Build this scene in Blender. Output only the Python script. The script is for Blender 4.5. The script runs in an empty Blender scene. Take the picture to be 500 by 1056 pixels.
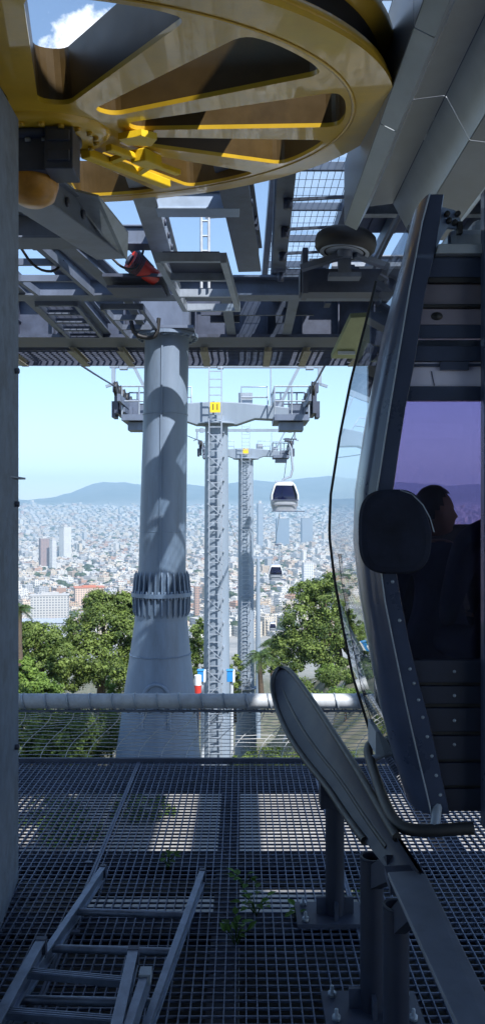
import bpy, bmesh, math, random
from mathutils import Vector, Matrix, noise
R = math.radians
random.seed(7)
SC = bpy.context.scene
COL = SC.collection
F = 800.0                                   # focal length in photo pixels (500 x 1056)

def at(px, py, Y):
    return Vector(((px - 250) / F * Y, Y, (528 - py) / F * Y))

# ------------------------------------------------------------------ materials
MATS = {}
def mat(name, col, rough=.6, metal=0.0, var=.12, scale=6.0, bump=.0, spec=.5, streak=0.0, coat=0.0, dirt=0.0):
    if name in MATS: return MATS[name]
    m = bpy.data.materials.new(name); m.use_nodes = True
    nt = m.node_tree; n = nt.nodes; l = nt.links
    b = n['Principled BSDF']
    b.inputs['Metallic'].default_value = metal
    b.inputs['Specular IOR Level'].default_value = spec
    b.inputs['Coat Weight'].default_value = coat
    tc = n.new('ShaderNodeTexCoord')
    mp = n.new('ShaderNodeMapping'); l.new(tc.outputs['Object'], mp.inputs['Vector'])
    if streak: mp.inputs['Scale'].default_value = (1, 1, 1 - streak)
    nz = n.new('ShaderNodeTexNoise'); nz.inputs['Scale'].default_value = scale; nz.inputs['Detail'].default_value = 6
    nz.inputs['Roughness'].default_value = .65
    l.new(mp.outputs['Vector'], nz.inputs['Vector'])
    rp = n.new('ShaderNodeValToRGB'); l.new(nz.outputs['Fac'], rp.inputs['Fac'])
    rp.color_ramp.elements[0].position = .3; rp.color_ramp.elements[1].position = .72
    lo = [max(0, c * (1 - var)) for c in col]; hi = [min(1, c * (1 + var)) for c in col]
    rp.color_ramp.elements[0].color = (*lo, 1); rp.color_ramp.elements[1].color = (*hi, 1)
    src = rp.outputs['Color']
    if dirt:
        nz2 = n.new('ShaderNodeTexNoise'); nz2.inputs['Scale'].default_value = scale * .37; nz2.inputs['Detail'].default_value = 9
        nz2.inputs['Roughness'].default_value = .75
        l.new(mp.outputs['Vector'], nz2.inputs['Vector'])
        r2 = n.new('ShaderNodeValToRGB'); r2.color_ramp.elements[0].position = .52; r2.color_ramp.elements[1].position = .68
        r2.color_ramp.elements[1].color = (dirt, dirt, dirt, 1)
        l.new(nz2.outputs['Fac'], r2.inputs['Fac'])
        mx = n.new('ShaderNodeMix'); mx.data_type = 'RGBA'
        l.new(r2.outputs['Color'], mx.inputs['Factor']); l.new(src, mx.inputs['A'])
        mx.inputs['B'].default_value = (col[0] * .35 + .01, col[1] * .32 + .008, col[2] * .28 + .006, 1)
        src = mx.outputs['Result']
    l.new(src, b.inputs['Base Color'])
    rr = n.new('ShaderNodeMapRange'); l.new(nz.outputs['Fac'], rr.inputs['Value'])
    rr.inputs['To Min'].default_value = max(.03, rough - .12); rr.inputs['To Max'].default_value = min(1, rough + .12)
    l.new(rr.outputs['Result'], b.inputs['Roughness'])
    if bump:
        bp = n.new('ShaderNodeBump'); bp.inputs['Strength'].default_value = bump; bp.inputs['Distance'].default_value = .02
        l.new(nz.outputs['Fac'], bp.inputs['Height']); l.new(bp.outputs['Normal'], b.inputs['Normal'])
    MATS[name] = m
    return m

def glass(name, tint, refl_rough=.02, ior=1.5):
    m = bpy.data.materials.new(name); m.use_nodes = True
    nt = m.node_tree; n = nt.nodes; l = nt.links
    out = n['Material Output']; n.remove(n['Principled BSDF'])
    tr = n.new('ShaderNodeBsdfTransparent'); tr.inputs['Color'].default_value = (*tint, 1)
    gl = n.new('ShaderNodeBsdfGlossy'); gl.inputs['Roughness'].default_value = refl_rough
    fr = n.new('ShaderNodeFresnel'); fr.inputs['IOR'].default_value = ior
    mx = n.new('ShaderNodeMixShader')
    nz = n.new('ShaderNodeTexNoise'); nz.inputs['Scale'].default_value = 1.3
    bp = n.new('ShaderNodeBump'); bp.inputs['Strength'].default_value = .04; l.new(nz.outputs['Fac'], bp.inputs['Height'])
    l.new(bp.outputs['Normal'], gl.inputs['Normal'])
    l.new(fr.outputs['Fac'], mx.inputs['Fac']); l.new(tr.outputs[0], mx.inputs[1]); l.new(gl.outputs[0], mx.inputs[2])
    l.new(mx.outputs[0], out.inputs['Surface'])
    return m

def leaf(name, dark, light, trans=.25):
    m = bpy.data.materials.new(name); m.use_nodes = True
    nt = m.node_tree; n = nt.nodes; l = nt.links
    b = n['Principled BSDF']
    a = n.new('ShaderNodeAttribute'); a.attribute_name = 'tone'
    rp = n.new('ShaderNodeValToRGB'); l.new(a.outputs['Fac'], rp.inputs['Fac'])
    rp.color_ramp.elements[0].color = (*dark, 1); rp.color_ramp.elements[1].color = (*light, 1)
    l.new(rp.outputs['Color'], b.inputs['Base Color'])
    b.inputs['Roughness'].default_value = .55; b.inputs['Specular IOR Level'].default_value = .3
    tl = n.new('ShaderNodeBsdfTranslucent'); l.new(rp.outputs['Color'], tl.inputs['Color'])
    mx = n.new('ShaderNodeMixShader'); mx.inputs['Fac'].default_value = trans
    l.new(b.outputs[0], mx.inputs[1]); l.new(tl.outputs[0], mx.inputs[2])
    l.new(mx.outputs[0], n['Material Output'].inputs['Surface'])
    return m

STEEL = mat('painted_steel', (.12, .15, .215), .5, .0, .22, 3.0, .05, streak=.6, dirt=.5)
STEEL_L = mat('light_galvanised_steel', (.33, .38, .45), .45, .25, .2, 5.0, .05, streak=.5, dirt=.35)
STEEL_D = mat('dark_steel', (.058, .072, .115), .5, .0, .3, 4.0, .05, dirt=.4)
COLUMN = mat('column_paint', (.175, .235, .33), .5, .0, .2, 2.6, .05, streak=.85, dirt=.45)
PYLON = mat('pylon_paint', (.23, .285, .355), .5, .0, .12, 1.5, .02, streak=.85, dirt=.25)
GALV = mat('galvanised_tube', (.50, .54, .59), .5, .1, .15, 14, .03, dirt=.25)
WIRE = mat('galvanised_wire', (.55, .57, .60), .5, .3, .1, 30)
GRATE = mat('grating_steel', (.155, .19, .28), .5, .25, .25, 8, dirt=.4)
ALU = mat('ladder_aluminium', (.25, .30, .40), .38, .7, .2, 12, .04, dirt=.5)
YELLOW = mat('yellow_paint', (.64, .405, .028), .34, .0, .16, 2.3, .05, coat=.4, dirt=.3)
YELLOW_B = mat('bright_yellow_paint', (.80, .55, .02), .45, .0, .12, 6, .03)
AMBER = mat('amber_cap', (.46, .22, .03), .35, .0, .25, 9, .05, dirt=.4)
BLACK = mat('black_rubber', (.018, .019, .022), .55, .0, .3, 12, .1)
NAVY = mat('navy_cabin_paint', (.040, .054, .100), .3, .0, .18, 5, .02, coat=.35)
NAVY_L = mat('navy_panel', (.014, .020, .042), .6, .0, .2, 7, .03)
LILAC = mat('pale_cabin_panel', (.62, .62, .78), .5, .0, .08, 5)
GREYP = mat('cabin_grey_panel', (.16, .15, .19), .5, .0, .1, 5)
WHITE = mat('white_paint', (.78, .79, .80), .45, .0, .05, 5)
RED = mat('red_paint', (.55, .045, .035), .4, .0, .15, 7, .03)
OLIVE = mat('olive_panel', (.30, .34, .20), .5, .0, .1, 5, .02)
BLUE = mat('blue_paint', (.03, .25, .62), .4, .0, .1, 8)
BLUEP = mat('dark_blue_roof_panel', (.055, .075, .16), .55, .0, .2, 2.0, .03, dirt=.25)
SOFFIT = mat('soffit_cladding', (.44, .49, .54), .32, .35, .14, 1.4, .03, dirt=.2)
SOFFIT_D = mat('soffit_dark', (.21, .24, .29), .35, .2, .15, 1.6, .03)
CONCRETE = mat('raw_concrete', (.14, .165, .21), .85, .0, .25, 7, .25, dirt=.55)
PAVE = mat('pavement_concrete', (.31, .30, .285), .9, .0, .3, 1.6, .15, dirt=.7)
SAND = mat('path_sand', (.34, .30, .245), .95, .0, .15, 1.5, .15)
BARK = mat('bark', (.10, .075, .055), .9, .0, .35, 10, .5)
SKIN = mat('skin', (.22, .125, .09), .55, .0, .08, 20)
CLOTH = mat('dark_cloth', (.035, .042, .085), .85, .0, .2, 30, .1)
CLOTH2 = mat('navy_cloth', (.016, .022, .05), .85, .0, .2, 30, .1)
HAIR = mat('dark_hair', (.012, .010, .010), .5, .0, .3, 40, .2)
LTBLUE = mat('pale_blue_steel', (.36, .46, .62), .45, .2, .1, 6)

TINT = glass('purple_tinted_glass', (.72, .66, .79))
CLEAR = glass('clear_bubble_glass', (.66, .72, .80), .01, 1.9)
FARGLASS = glass('dark_gondola_glass', (.16, .15, .30), .05)

# translucent glazing (wired roof glass)
def glazing():
    m = bpy.data.materials.new('wired_roof_glazing'); m.use_nodes = True
    nt = m.node_tree; n = nt.nodes; l = nt.links
    n.remove(n['Principled BSDF'])
    t = n.new('ShaderNodeBsdfTranslucent'); t.inputs['Color'].default_value = (.70, .78, .84, 1)
    d = n.new('ShaderNodeBsdfTransparent'); d.inputs['Color'].default_value = (.86, .91, .94, 1)
    g = n.new('ShaderNodeBsdfGlossy'); g.inputs['Roughness'].default_value = .2
    a = n.new('ShaderNodeMixShader'); a.inputs['Fac'].default_value = .55
    nz = n.new('ShaderNodeTexNoise'); nz.inputs['Scale'].default_value = 2.5; nz.inputs['Detail'].default_value = 6
    mr = n.new('ShaderNodeMapRange'); l.new(nz.outputs['Fac'], mr.inputs['Value']); mr.inputs['To Min'].default_value = .78; mr.inputs['To Max'].default_value = .95
    l.new(mr.outputs['Result'], a.inputs['Fac'])
    l.new(t.outputs[0], a.inputs[1]); l.new(d.outputs[0], a.inputs[2])
    b = n.new('ShaderNodeMixShader'); b.inputs['Fac'].default_value = .06
    l.new(a.outputs[0], b.inputs[1]); l.new(g.outputs[0], b.inputs[2])
    l.new(b.outputs[0], n['Material Output'].inputs['Surface'])
    return m
GLAZE = glazing()

PINE = leaf('pine_needles', (.035, .066, .015), (.195, .265, .06))
BROAD = leaf('broad_leaves', (.06, .12, .02), (.24, .36, .075), .35)
HEDGE = leaf('hedge_leaves', (.042, .08, .016), (.215, .29, .07), .3)
PALM = leaf('palm_fronds', (.03, .06, .02), (.10, .16, .05))
WEED = leaf('weed_leaves', (.05, .11, .02), (.12, .25, .05), .4)

def world(o):
    return world(o.parent) @ o.matrix_parent_inverse @ o.matrix_basis if o.parent else o.matrix_basis.copy()
# ------------------------------------------------------------------ mesh builder
class MB:
    def __init__(s): s.v = []; s.f = []; s.sm = []; s.tone = None
    def add(s, vs, fs, smooth=False):
        o = len(s.v); s.v += [tuple(x) for x in vs]
        s.f += [tuple(i + o for i in f) for f in fs]; s.sm += [smooth] * len(fs)
    def box(s, c, size, rot=None):
        c = Vector(c); hx, hy, hz = [q / 2 for q in size]
        vs = [Vector((x * hx, y * hy, z * hz)) for x in (-1, 1) for y in (-1, 1) for z in (-1, 1)]
        if rot is not None: vs = [rot @ v for v in vs]
        s.add([v + c for v in vs], [(0, 1, 3, 2), (4, 6, 7, 5), (0, 4, 5, 1), (2, 3, 7, 6), (0, 2, 6, 4), (1, 5, 7, 3)])
    def bar(s, a, b, w, h, up=(0, 0, 1), off=0.0):
        a = Vector(a); b = Vector(b); d = b - a; L = d.length
        if L < 1e-6: return
        y = d / L; u = Vector(up)
        if abs(y.dot(u)) > .98: u = Vector((0, 1, 0))
        x = y.cross(u).normalized(); z = x.cross(y)
        m = Matrix((x, y, z)).transposed()
        s.box((a + b) / 2 + z * off, (w, L, h), m)
    def ibeam(s, a, b, w, h, t=.03, up=(0, 0, 1)):
        s.bar(a, b, w, t, up, h / 2 - t / 2); s.bar(a, b, w, t, up, -h / 2 + t / 2)
        s.bar(a, b, t * .8, h - 2 * t - .002, up)
    def channel(s, a, b, w, h, t=.02, side=1):
        s.bar(a, b, w, t, (0, 0, 1), h / 2 - t / 2); s.bar(a, b, w, t, (0, 0, 1), -h / 2 + t / 2)
        a = Vector(a); b = Vector(b); x = (b - a).cross(Vector((0, 0, 1))).normalized() * side * (w / 2 - t / 2)
        s.bar(a + x, b + x, t, h - 2 * t - .002)
    def tube(s, pts, r, n=8, cap=True, smooth=True):
        pts = [Vector(p) for p in pts]; rings = []
        rs = r if isinstance(r, (list, tuple)) else [r] * len(pts)
        pu = None
        for i, p in enumerate(pts):
            d = (pts[min(i + 1, len(pts) - 1)] - pts[max(i - 1, 0)])
            if d.length < 1e-9: d = Vector((0, 0, 1))
            d.normalize()
            if pu is None:
                u = Vector((0, 0, 1)) if abs(d.z) < .9 else Vector((1, 0, 0))
                u = (u - d * u.dot(d)).normalized()
            else:
                u = (pu - d * pu.dot(d)).normalized()
            pu = u; w = d.cross(u)
            rings.append([p + (u * math.cos(2 * math.pi * k / n) + w * math.sin(2 * math.pi * k / n)) * rs[i] for k in range(n)])
        vs = [v for q in rings for v in q]; fs = []
        for i in range(len(pts) - 1):
            for k in range(n):
                fs.append((i * n + k, i * n + (k + 1) % n, (i + 1) * n + (k + 1) % n, (i + 1) * n + k))
        s.add(vs, fs, smooth)
        if cap:
            s.add(rings[0], [tuple(range(n))[::-1]]); s.add(rings[-1], [tuple(range(n))])
    def lathe(s, c, prof, n=32, M=None, smooth=True, closed=False):
        # prof: (r, z) list round local z
        c = Vector(c); M = M or Matrix.Identity(3); vs = []
        for r, z in prof:
            for k in range(n):
                a = 2 * math.pi * k / n
                vs.append(c + M @ Vector((r * math.cos(a), r * math.sin(a), z)))
        fs = []; m = len(prof)
        for i in range(m if closed else m - 1):
            j = (i + 1) % m
            for k in range(n): fs.append((i * n + k, i * n + (k + 1) % n, j * n + (k + 1) % n, j * n + k))
        s.add(vs, fs, smooth)
    def prism(s, poly, d):
        poly = [Vector(p) for p in poly]; d = Vector(d); n = len(poly)
        s.add(poly + [p + d for p in poly], [tuple(range(n))[::-1], tuple(range(n, 2 * n))] +
              [(i, (i + 1) % n, n + (i + 1) % n, n + i) for i in range(n)])
    def sphere(s, c, rad, n=12, m=8):
        c = Vector(c); rx, ry, rz = rad if isinstance(rad, (tuple, list)) else (rad,) * 3
        vs = []; fs = []
        for i in range(m + 1):
            t = math.pi * i / m
            for k in range(n):
                a = 2 * math.pi * k / n
                vs.append(c + Vector((rx * math.sin(t) * math.cos(a), ry * math.sin(t) * math.sin(a), -rz * math.cos(t))))
        for i in range(m):
            for k in range(n): fs.append((i * n + k, i * n + (k + 1) % n, (i + 1) * n + (k + 1) % n, (i + 1) * n + k))
        s.add(vs, fs, True)
    def mesh(s, name, m=None, bevel=0, recalc=True):
        me = bpy.data.meshes.new(name); me.from_pydata(s.v, [], s.f)
        me.polygons.foreach_set('use_smooth', s.sm)
        if s.tone is not None:
            a = me.attributes.new('tone', 'FLOAT', 'FACE'); a.data.foreach_set('value', s.tone)
        if recalc:
            bm = bmesh.new(); bm.from_mesh(me); bmesh.ops.recalc_face_normals(bm, faces=bm.faces)
            bm.to_mesh(me); bm.free()
        if m is not None: me.materials.append(m)
        me.update()
        return me
    def build(s, name, m, parent=None, bevel=0.0, **kw):
        o = bpy.data.objects.new(name, s.mesh(name, m, **kw)); COL.objects.link(o)
        if parent is not None:
            o.parent = parent; o.matrix_parent_inverse = world(parent).inverted()
        if bevel:
            b = o.modifiers.new('b', 'BEVEL'); b.width = bevel; b.segments = 2; b.limit_method = 'ANGLE'; b.angle_limit = R(40)
        return o

def each(mb, name, m, parent=None, bevel=0.0):
    """every separate piece of the builder becomes a part of its own"""
    par = list(range(len(mb.v)))
    def find(i):
        while par[i] != i: par[i] = par[par[i]]; i = par[i]
        return i
    for f in mb.f:
        for q in f[1:]: par[find(q)] = find(f[0])
    groups = {}
    for k, f in enumerate(mb.f): groups.setdefault(find(f[0]), []).append(k)
    out = []
    for ks in groups.values():
        b = MB(); idx = {}
        for k in ks:
            for q in mb.f[k]:
                if q not in idx: idx[q] = len(b.v); b.v.append(mb.v[q])
            b.f.append(tuple(idx[q] for q in mb.f[k])); b.sm.append(mb.sm[k])
        out.append(b.build(name, m, parent, bevel))
    return out
def tag(o, label=None, cat=None, group=None, kind=None):
    if label: o['label'] = label
    if cat: o['category'] = cat
    if group: o['group'] = group
    if kind: o['kind'] = kind
    return o
def thing(name, label, cat, loc=(0, 0, 0), group=None):
    o = bpy.data.objects.new(name, None); COL.objects.link(o); o.location = loc
    o.empty_display_size = .1
    return tag(o, label, cat, group)
def copy_tree(o, parent=None):
    c = o.copy(); COL.objects.link(c)
    if parent is not None: c.parent = parent
    for ch in list(o.children): copy_tree(ch, c)
    return c
def plate(name, outline, holes, th, M, m, parent=None):
    """flat plate with holes, local xy -> world through 4x4 M, thickness th along +z"""
    cu = bpy.data.curves.new(name, 'CURVE'); cu.dimensions = '2D'; cu.fill_mode = 'BOTH'; cu.extrude = th / 2
    for poly in [outline] + holes:
        sp = cu.splines.new('POLY'); sp.points.add(len(poly) - 1); sp.use_cyclic_u = True
        for p, q in zip(sp.points, poly): p.co = (q[0], q[1], 0, 1)
    t = bpy.data.objects.new('t', cu); COL.objects.link(t)
    bpy.context.view_layer.update()
    me = bpy.data.meshes.new_from_object(t.evaluated_get(bpy.context.evaluated_depsgraph_get()))
    bpy.data.objects.remove(t); bpy.data.curves.remove(cu)
    me.transform(M @ Matrix.Translation((0, 0, th / 2))); me.name = name
    me.materials.clear(); me.materials.append(m)
    o = bpy.data.objects.new(name, me); COL.objects.link(o)
    if parent is not None:
        o.parent = parent; o.matrix_parent_inverse = parent.matrix_basis.inverted()
    return o
def chaikin(p, it=2, closed=True):
    for _ in range(it):
        q = []; n = len(p)
        for i in range(n if closed else n - 1):
            a, b = Vector(p[i]), Vector(p[(i + 1) % n]); q += [a * .75 + b * .25, a * .25 + b * .75]
        if not closed: q = [Vector(p[0])] + q + [Vector(p[-1])]
        p = q
    return p
def smooth(a, b, x):
    t = max(0, min(1, (x - a) / (b - a))); return t * t * (3 - 2 * t)
def lerp_tab(tab, x):
    if x <= tab[0][0]: return tab[0][1]
    for (a, b), (c, d) in zip(tab, tab[1:]):
        if x <= c: return b + (d - b) * (x - a) / (c - a)
    return tab[-1][1]

# ================================================================== CAMERA / LIGHT / WORLD
cam = bpy.data.cameras.new('camera'); co = bpy.data.objects.new('camera', cam); COL.objects.link(co)
cam.sensor_fit = 'VERTICAL'; cam.sensor_height = 24; cam.lens = 24 * F / 1056
cam.clip_start = .05; cam.clip_end = 40000
co.location = (0, 0, 0); co.rotation_euler = (R(90), 0, 0)
SC.camera = co

SUN_DIR = Vector((.36, -.55, .78)).normalized()          # towards the sun
el = math.asin(SUN_DIR.z); az = math.atan2(SUN_DIR.x, SUN_DIR.y)
sl = bpy.data.lights.new('sun', 'SUN'); sl.energy = 5.0; sl.angle = R(.53); sl.color = (1, .97, .93)
so = bpy.data.objects.new('sun', sl); COL.objects.link(so); so.location = (0, 0, 60)
so.rotation_euler = SUN_DIR.to_track_quat('Z', 'Y').to_euler()
W = bpy.data.worlds.new('World'); SC.world = W; W.use_nodes = True
nt = W.node_tree; n = nt.nodes; l = nt.links
bg = n['Background']; bg.inputs['Strength'].default_value = .145
sky = n.new('ShaderNodeTexSky'); sky.sky_type = 'NISHITA'; sky.sun_disc = False
sky.sun_elevation = el; sky.sun_rotation = az; sky.altitude = 200; sky.air_density = 1.0; sky.dust_density = .25; sky.ozone_density = 2.2
# a few cumulus clouds, by direction
tc = n.new('ShaderNodeTexCoord')
nz = n.new('ShaderNodeTexNoise'); nz.inputs['Scale'].default_value = 14; nz.inputs['Detail'].default_value = 9; nz.inputs['Roughness'].default_value = .6
l.new(tc.outputs['Generated'], nz.inputs['Vector'])
best = None
for cdir, spread in (((-.19, 1, .578), 5.0), ((-.03, 1, .60), 6.5), ((-.5, 1, .72), 3.0), ((.6, 1, .55), 3.2), ((-1.2, .4, .5), 2.4), ((1.0, -.8, .7), 2.0), ((-.6, -1, .6), 2.0)):
    cv = Vector(cdir).normalized()
    ds = n.new('ShaderNodeVectorMath'); ds.operation = 'DISTANCE'; l.new(tc.outputs['Generated'], ds.inputs[0]); ds.inputs[1].default_value = cv
    mm = n.new('ShaderNodeMath'); mm.operation = 'MULTIPLY_ADD'; l.new(ds.outputs['Value'], mm.inputs[0]); mm.inputs[1].default_value = -spread; l.new(nz.outputs['Fac'], mm.inputs[2])
    if best is None: best = mm.outputs[0]
    else:
        mxm = n.new('ShaderNodeMath'); mxm.operation = 'MAXIMUM'; l.new(best, mxm.inputs[0]); l.new(mm.outputs[0], mxm.inputs[1]); best = mxm.outputs[0]
mu = n.new('ShaderNodeMapRange'); mu.inputs['From Min'].default_value = .24; mu.inputs['From Max'].default_value = .36; l.new(best, mu.inputs['Value'])
mu2 = n.new('ShaderNodeMath'); mu2.operation = 'MULTIPLY'; mu2.inputs[1].default_value = .9; l.new(mu.outputs[0], mu2.inputs[0])
mx = n.new('ShaderNodeMix'); mx.data_type = 'RGBA'; l.new(mu2.outputs[0], mx.inputs['Factor'])
l.new(sky.outputs['Color'], mx.inputs['A']); mx.inputs['B'].default_value = (8.5, 8.8, 9.2, 1)
l.new(mx.outputs['Result'], bg.inputs['Color'])
SC.view_settings.view_transform = 'Standard'; SC.view_settings.look = 'None'
SC.view_settings.exposure = .72; SC.view_settings.gamma = 1
cy = SC.cycles
cy.use_denoising = True; cy.max_bounces = 8; cy.transparent_max_bounces = 24; cy.volume_bounces = 0
cy.diffuse_bounces = 4; cy.glossy_bounces = 4; cy.caustics_reflective = False; cy.caustics_refractive = False
cy.sample_clamp_indirect = 6

# ================================================================== TERRAIN, CITY GROUND, HILLS
BASE = [(-400, -4.6), (14, -4.6), (17, -5.6), (30, -10.4), (62, -20.5), (120, -36), (300, -85), (700, -148), (1000, -150), (3800, -150), (5500, -75), (6500, -5), (7500, 60), (8400, 110), (9500, 150)]
RIDGE = [(-.6, 60), (-.4, 90), (-.30, 110), (-.27, 130), (-.23, 215), (-.205, 262), (-.18, 335), (-.15, 365), (-.12, 345), (-.09, 330), (-.05, 300),
         (-.02, 310), (.02, 352), (.06, 372), (.09, 420), (.115, 430), (.15, 400), (.25, 330), (.4, 250), (.6, 200)]
def hill_z(X, Y):
    z = lerp_tab(BASE, Y)
    # the right hand side of the slope is a terraced park
    b = smooth(.8, 5.5, X - .02 * Y) * smooth(16, 26, Y) * (1 - smooth(80, 140, Y))
    z += b * max(0, (lerp_tab([(14, 0), (30, 3.0), (47, 6.4), (62, 7.2), (90, 9), (140, 6)], Y)))
    if 14 < Y < 700: z += .5 * noise.noise((X * .12, Y * .12, 0)) * smooth(16, 30, Y)
    if Y > 7000:
        s = X / Y
        rz = lerp_tab(RIDGE, s) + 38 * noise.noise((s * 26, 1.5, 0)) + 16 * noise.noise((s * 75, 4.5, 0))
        spur = 70 * max(0, noise.noise((s * 17 + 3, 9.1, 0)) + .25) * smooth(7600, 8500, Y) * (1 - smooth(8600, 9300, Y))
        up = smooth(7000, 9600, Y) * (1 - .6 * smooth(9600, 11400, Y))
        k = noise.noise((X * .0011, Y * .0011, 3)) * .8 + noise.noise((X * .003, Y * .003, 7)) * .4
        z = z + spur + max(0, rz - z + 10) * up ** 1.25 + k * 95 * up * (1 - up * .6)
    return z
ys = [-400, -60, 0, 8] + [12 + i * 1.5 for i in range(20)]
y = ys[-1]
while y < 11500:
    y *= 1.045 if y < 6500 else 1.012
    ys.append(y)
NX = 91
tb = MB(); vs = []; fs = []
for Y in ys:
    half = max(60, abs(Y) * .62)
    for i in range(NX):
        X = -half + 2 * half * i / (NX - 1); vs.append((X, Y, hill_z(X, Y)))
for j in range(len(ys) - 1):
    for i in range(NX - 1):
        a = j * NX + i; fs.append((a, a + 1, a + NX + 1, a + NX))
tb.add(vs, fs, True)
tm = bpy.data.materials.new('terrain'); tm.use_nodes = True
nt = tm.node_tree; n = nt.nodes; l = nt.links; b = n['Principled BSDF']; b.inputs['Roughness'].default_value = .95
g = n.new('ShaderNodeNewGeometry'); sep = n.new('ShaderNodeSeparateXYZ'); l.new(g.outputs['Position'], sep.inputs[0])
def ramp(src, a, c):
    r = n.new('ShaderNodeMapRange'); r.inputs['From Min'].default_value = a; r.inputs['From Max'].default_value = c; l.new(src, r.inputs['Value']); return r.outputs['Result']
def mixc(f, A, B):
    x = n.new('ShaderNodeMix'); x.data_type = 'RGBA'
    l.new(f, x.inputs['Factor'])
    for k, q in (('A', A), ('B', B)):
        if isinstance(q, tuple): x.inputs[k].default_value = (*q, 1)
        else: l.new(q, x.inputs[k])
    return x.outputs['Result']
def nzt(scale, d=6, rough=.6):
    x = n.new('ShaderNodeTexNoise'); x.inputs['Scale'].default_value = scale; x.inputs['Detail'].default_value = d; x.inputs['Roughness'].default_value = rough
    l.new(g.outputs['Position'], x.inputs['Vector']); return x.outputs['Fac']
near = mixc(ramp(nzt(.35, 8), .42, .6), (.06, .075, .03), (.20, .17, .11))
city = mixc(ramp(nzt(.02, 8, .75), .35, .65), (.16, .17, .17), (.34, .33, .31))
hill = mixc(ramp(nzt(.006, 9, .7), .38, .6), (.022, .042, .030), (.085, .10, .085))
c1 = mixc(ramp(sep.outputs['Y'], 600, 800), near, city)
c2 = mixc(ramp(sep.outputs['Y'], 7200, 7900), c1, hill)
l.new(c2, b.inputs['Base Color'])
tag(tb.build('terrain', tm, recalc=False), kind='structure')

# pavement under the deck, and the sandy park path
pv = MB(); pv.box((0, 2.4, -4.56), (40, 21.6, .12))
tag(pv.build('pavement', PAVE), kind='structure')
def ribbon(pts, w, dz):
    m = MB(); vs = []; fs = []
    P = chaikin([Vector((a, c, 0)) for a, c in pts], 3, False)
    for i, p in enumerate(P):
        d = (P[min(i + 1, len(P) - 1)] - P[max(i - 1, 0)]).normalized(); q = Vector((-d.y, d.x, 0))
        for k in (-1, -.5, 0, .5, 1):
            v = p + q * w * k / 2; vs.append((v.x, v.y, hill_z(v.x, v.y) + dz))
    for i in range(len(P) - 1):
        for k in range(4): a = i * 5 + k; fs.append((a, a + 1, a + 6, a + 5))
    m.add(vs, fs, True); return m
tag(ribbon([(1.6, 22), (2.5, 30), (3.2, 38), (6, 45), (12, 49), (20, 52)], 2.2, .06).build('park_path', SAND, recalc=False), kind='structure')
tag(ribbon([(-6, 74), (0, 72), (6, 71), (14, 69), (24, 69)], 4.5, .08).build('park_road', PAVE, recalc=False), kind='structure')

# ================================================================== CITY
def city_mat(name, attr):
    m = bpy.data.materials.new(name); m.use_nodes = True
    nt = m.node_tree; n = nt.nodes; l = nt.links; b = n['Principled BSDF']; b.inputs['Roughness'].default_value = .85
    g = n.new('ShaderNodeNewGeometry')
    cr = n.new('ShaderNodeVectorMath'); cr.operation = 'CROSS_PRODUCT'; l.new(g.outputs['Normal'], cr.inputs[0]); cr.inputs[1].default_value = (0, 0, 1)
    dt = n.new('ShaderNodeVectorMath'); dt.operation = 'DOT_PRODUCT'; l.new(g.outputs['Position'], dt.inputs[0]); l.new(cr.outputs[0], dt.inputs[1])
    sp = n.new('ShaderNodeSeparateXYZ'); l.new(g.outputs['Position'], sp.inputs[0])
    sn = n.new('ShaderNodeSeparateXYZ'); l.new(g.outputs['Normal'], sn.inputs[0])
    def math_(op, a, b_=None):
        x = n.new('ShaderNodeMath'); x.operation = op
        for i, q in enumerate((a, b_)):
            if q is None: continue
            if isinstance(q, (int, float)): x.inputs[i].default_value = q
            else: l.new(q, x.inputs[i])
        return x.outputs[0]
    def strip(s, per, duty):
        return math_('LESS_THAN', math_('FRACT', math_('DIVIDE', s, per)), duty)
    win = math_('MULTIPLY', strip(dt.outputs['Value'], 3.6, .45), strip(sp.outputs['Z'], 3.2, .5))
    wall = math_('LESS_THAN', math_('ABSOLUTE', sn.outputs['Z']), .5)
    f = math_('MULTIPLY', win, wall)
    if attr == 'obj':
        oi = n.new('ShaderNodeObjectInfo'); src = oi.outputs['Color']
        rnd = oi.outputs['Random']
    else:
        a = n.new('ShaderNodeAttribute'); a.attribute_name = 'col'; src = a.outputs['Color']
        a2 = n.new('ShaderNodeAttribute'); a2.attribute_name = 'tone'; rnd = a2.outputs['Fac']
    rp = n.new('ShaderNodeValToRGB'); rp.color_ramp.interpolation = 'CONSTANT'; l.new(rnd, rp.inputs['Fac'])
    e = rp.color_ramp.elements; e[0].color = (.42, .40, .37, 1); e[1].position = .3; e[1].color = (.33, .18, .12, 1)
    for p, c in ((.46, (.50, .47, .43, 1)), (.62, (.26, .25, .25, 1)), (.75, (.46, .34, .27, 1)), (.86, (.60, .59, .57, 1))):
        q = e.new(p); q.color = c
    mx = n.new('ShaderNodeMix'); mx.data_type = 'RGBA'; l.new(wall, mx.inputs['Factor']); l.new(rp.outputs['Color'], mx.inputs['A']); l.new(src, mx.inputs['B'])
    m2 = n.new('ShaderNodeMix'); m2.data_type = 'RGBA'; l.new(f, m2.inputs['Factor']); l.new(mx.outputs['Result'], m2.inputs['A']); m2.inputs['B'].default_value = (.09, .10, .12, 1)
    l.new(m2.outputs['Result'], b.inputs['Base Color'])
    return m
CITY_O = city_mat('city_facade', 'obj'); CITY_S = city_mat('city_mass_facade', 'attr')
PAL = [('white', (.60, .585, .55)), ('cream', (.58, .51, .41)), ('pale grey', (.42, .43, .44)), ('sandy', (.46, .36, .26)), ('terracotta', (.42, .25, .17))]
PW = [.40, .26, .17, .12, .05]
rg = random.Random(11)
def gz(X, Y): return lerp_tab(BASE, Y)
cells = []
ca, sa = math.cos(R(38)), math.sin(R(38))
Y = 930.0
step = 27.0
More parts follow.
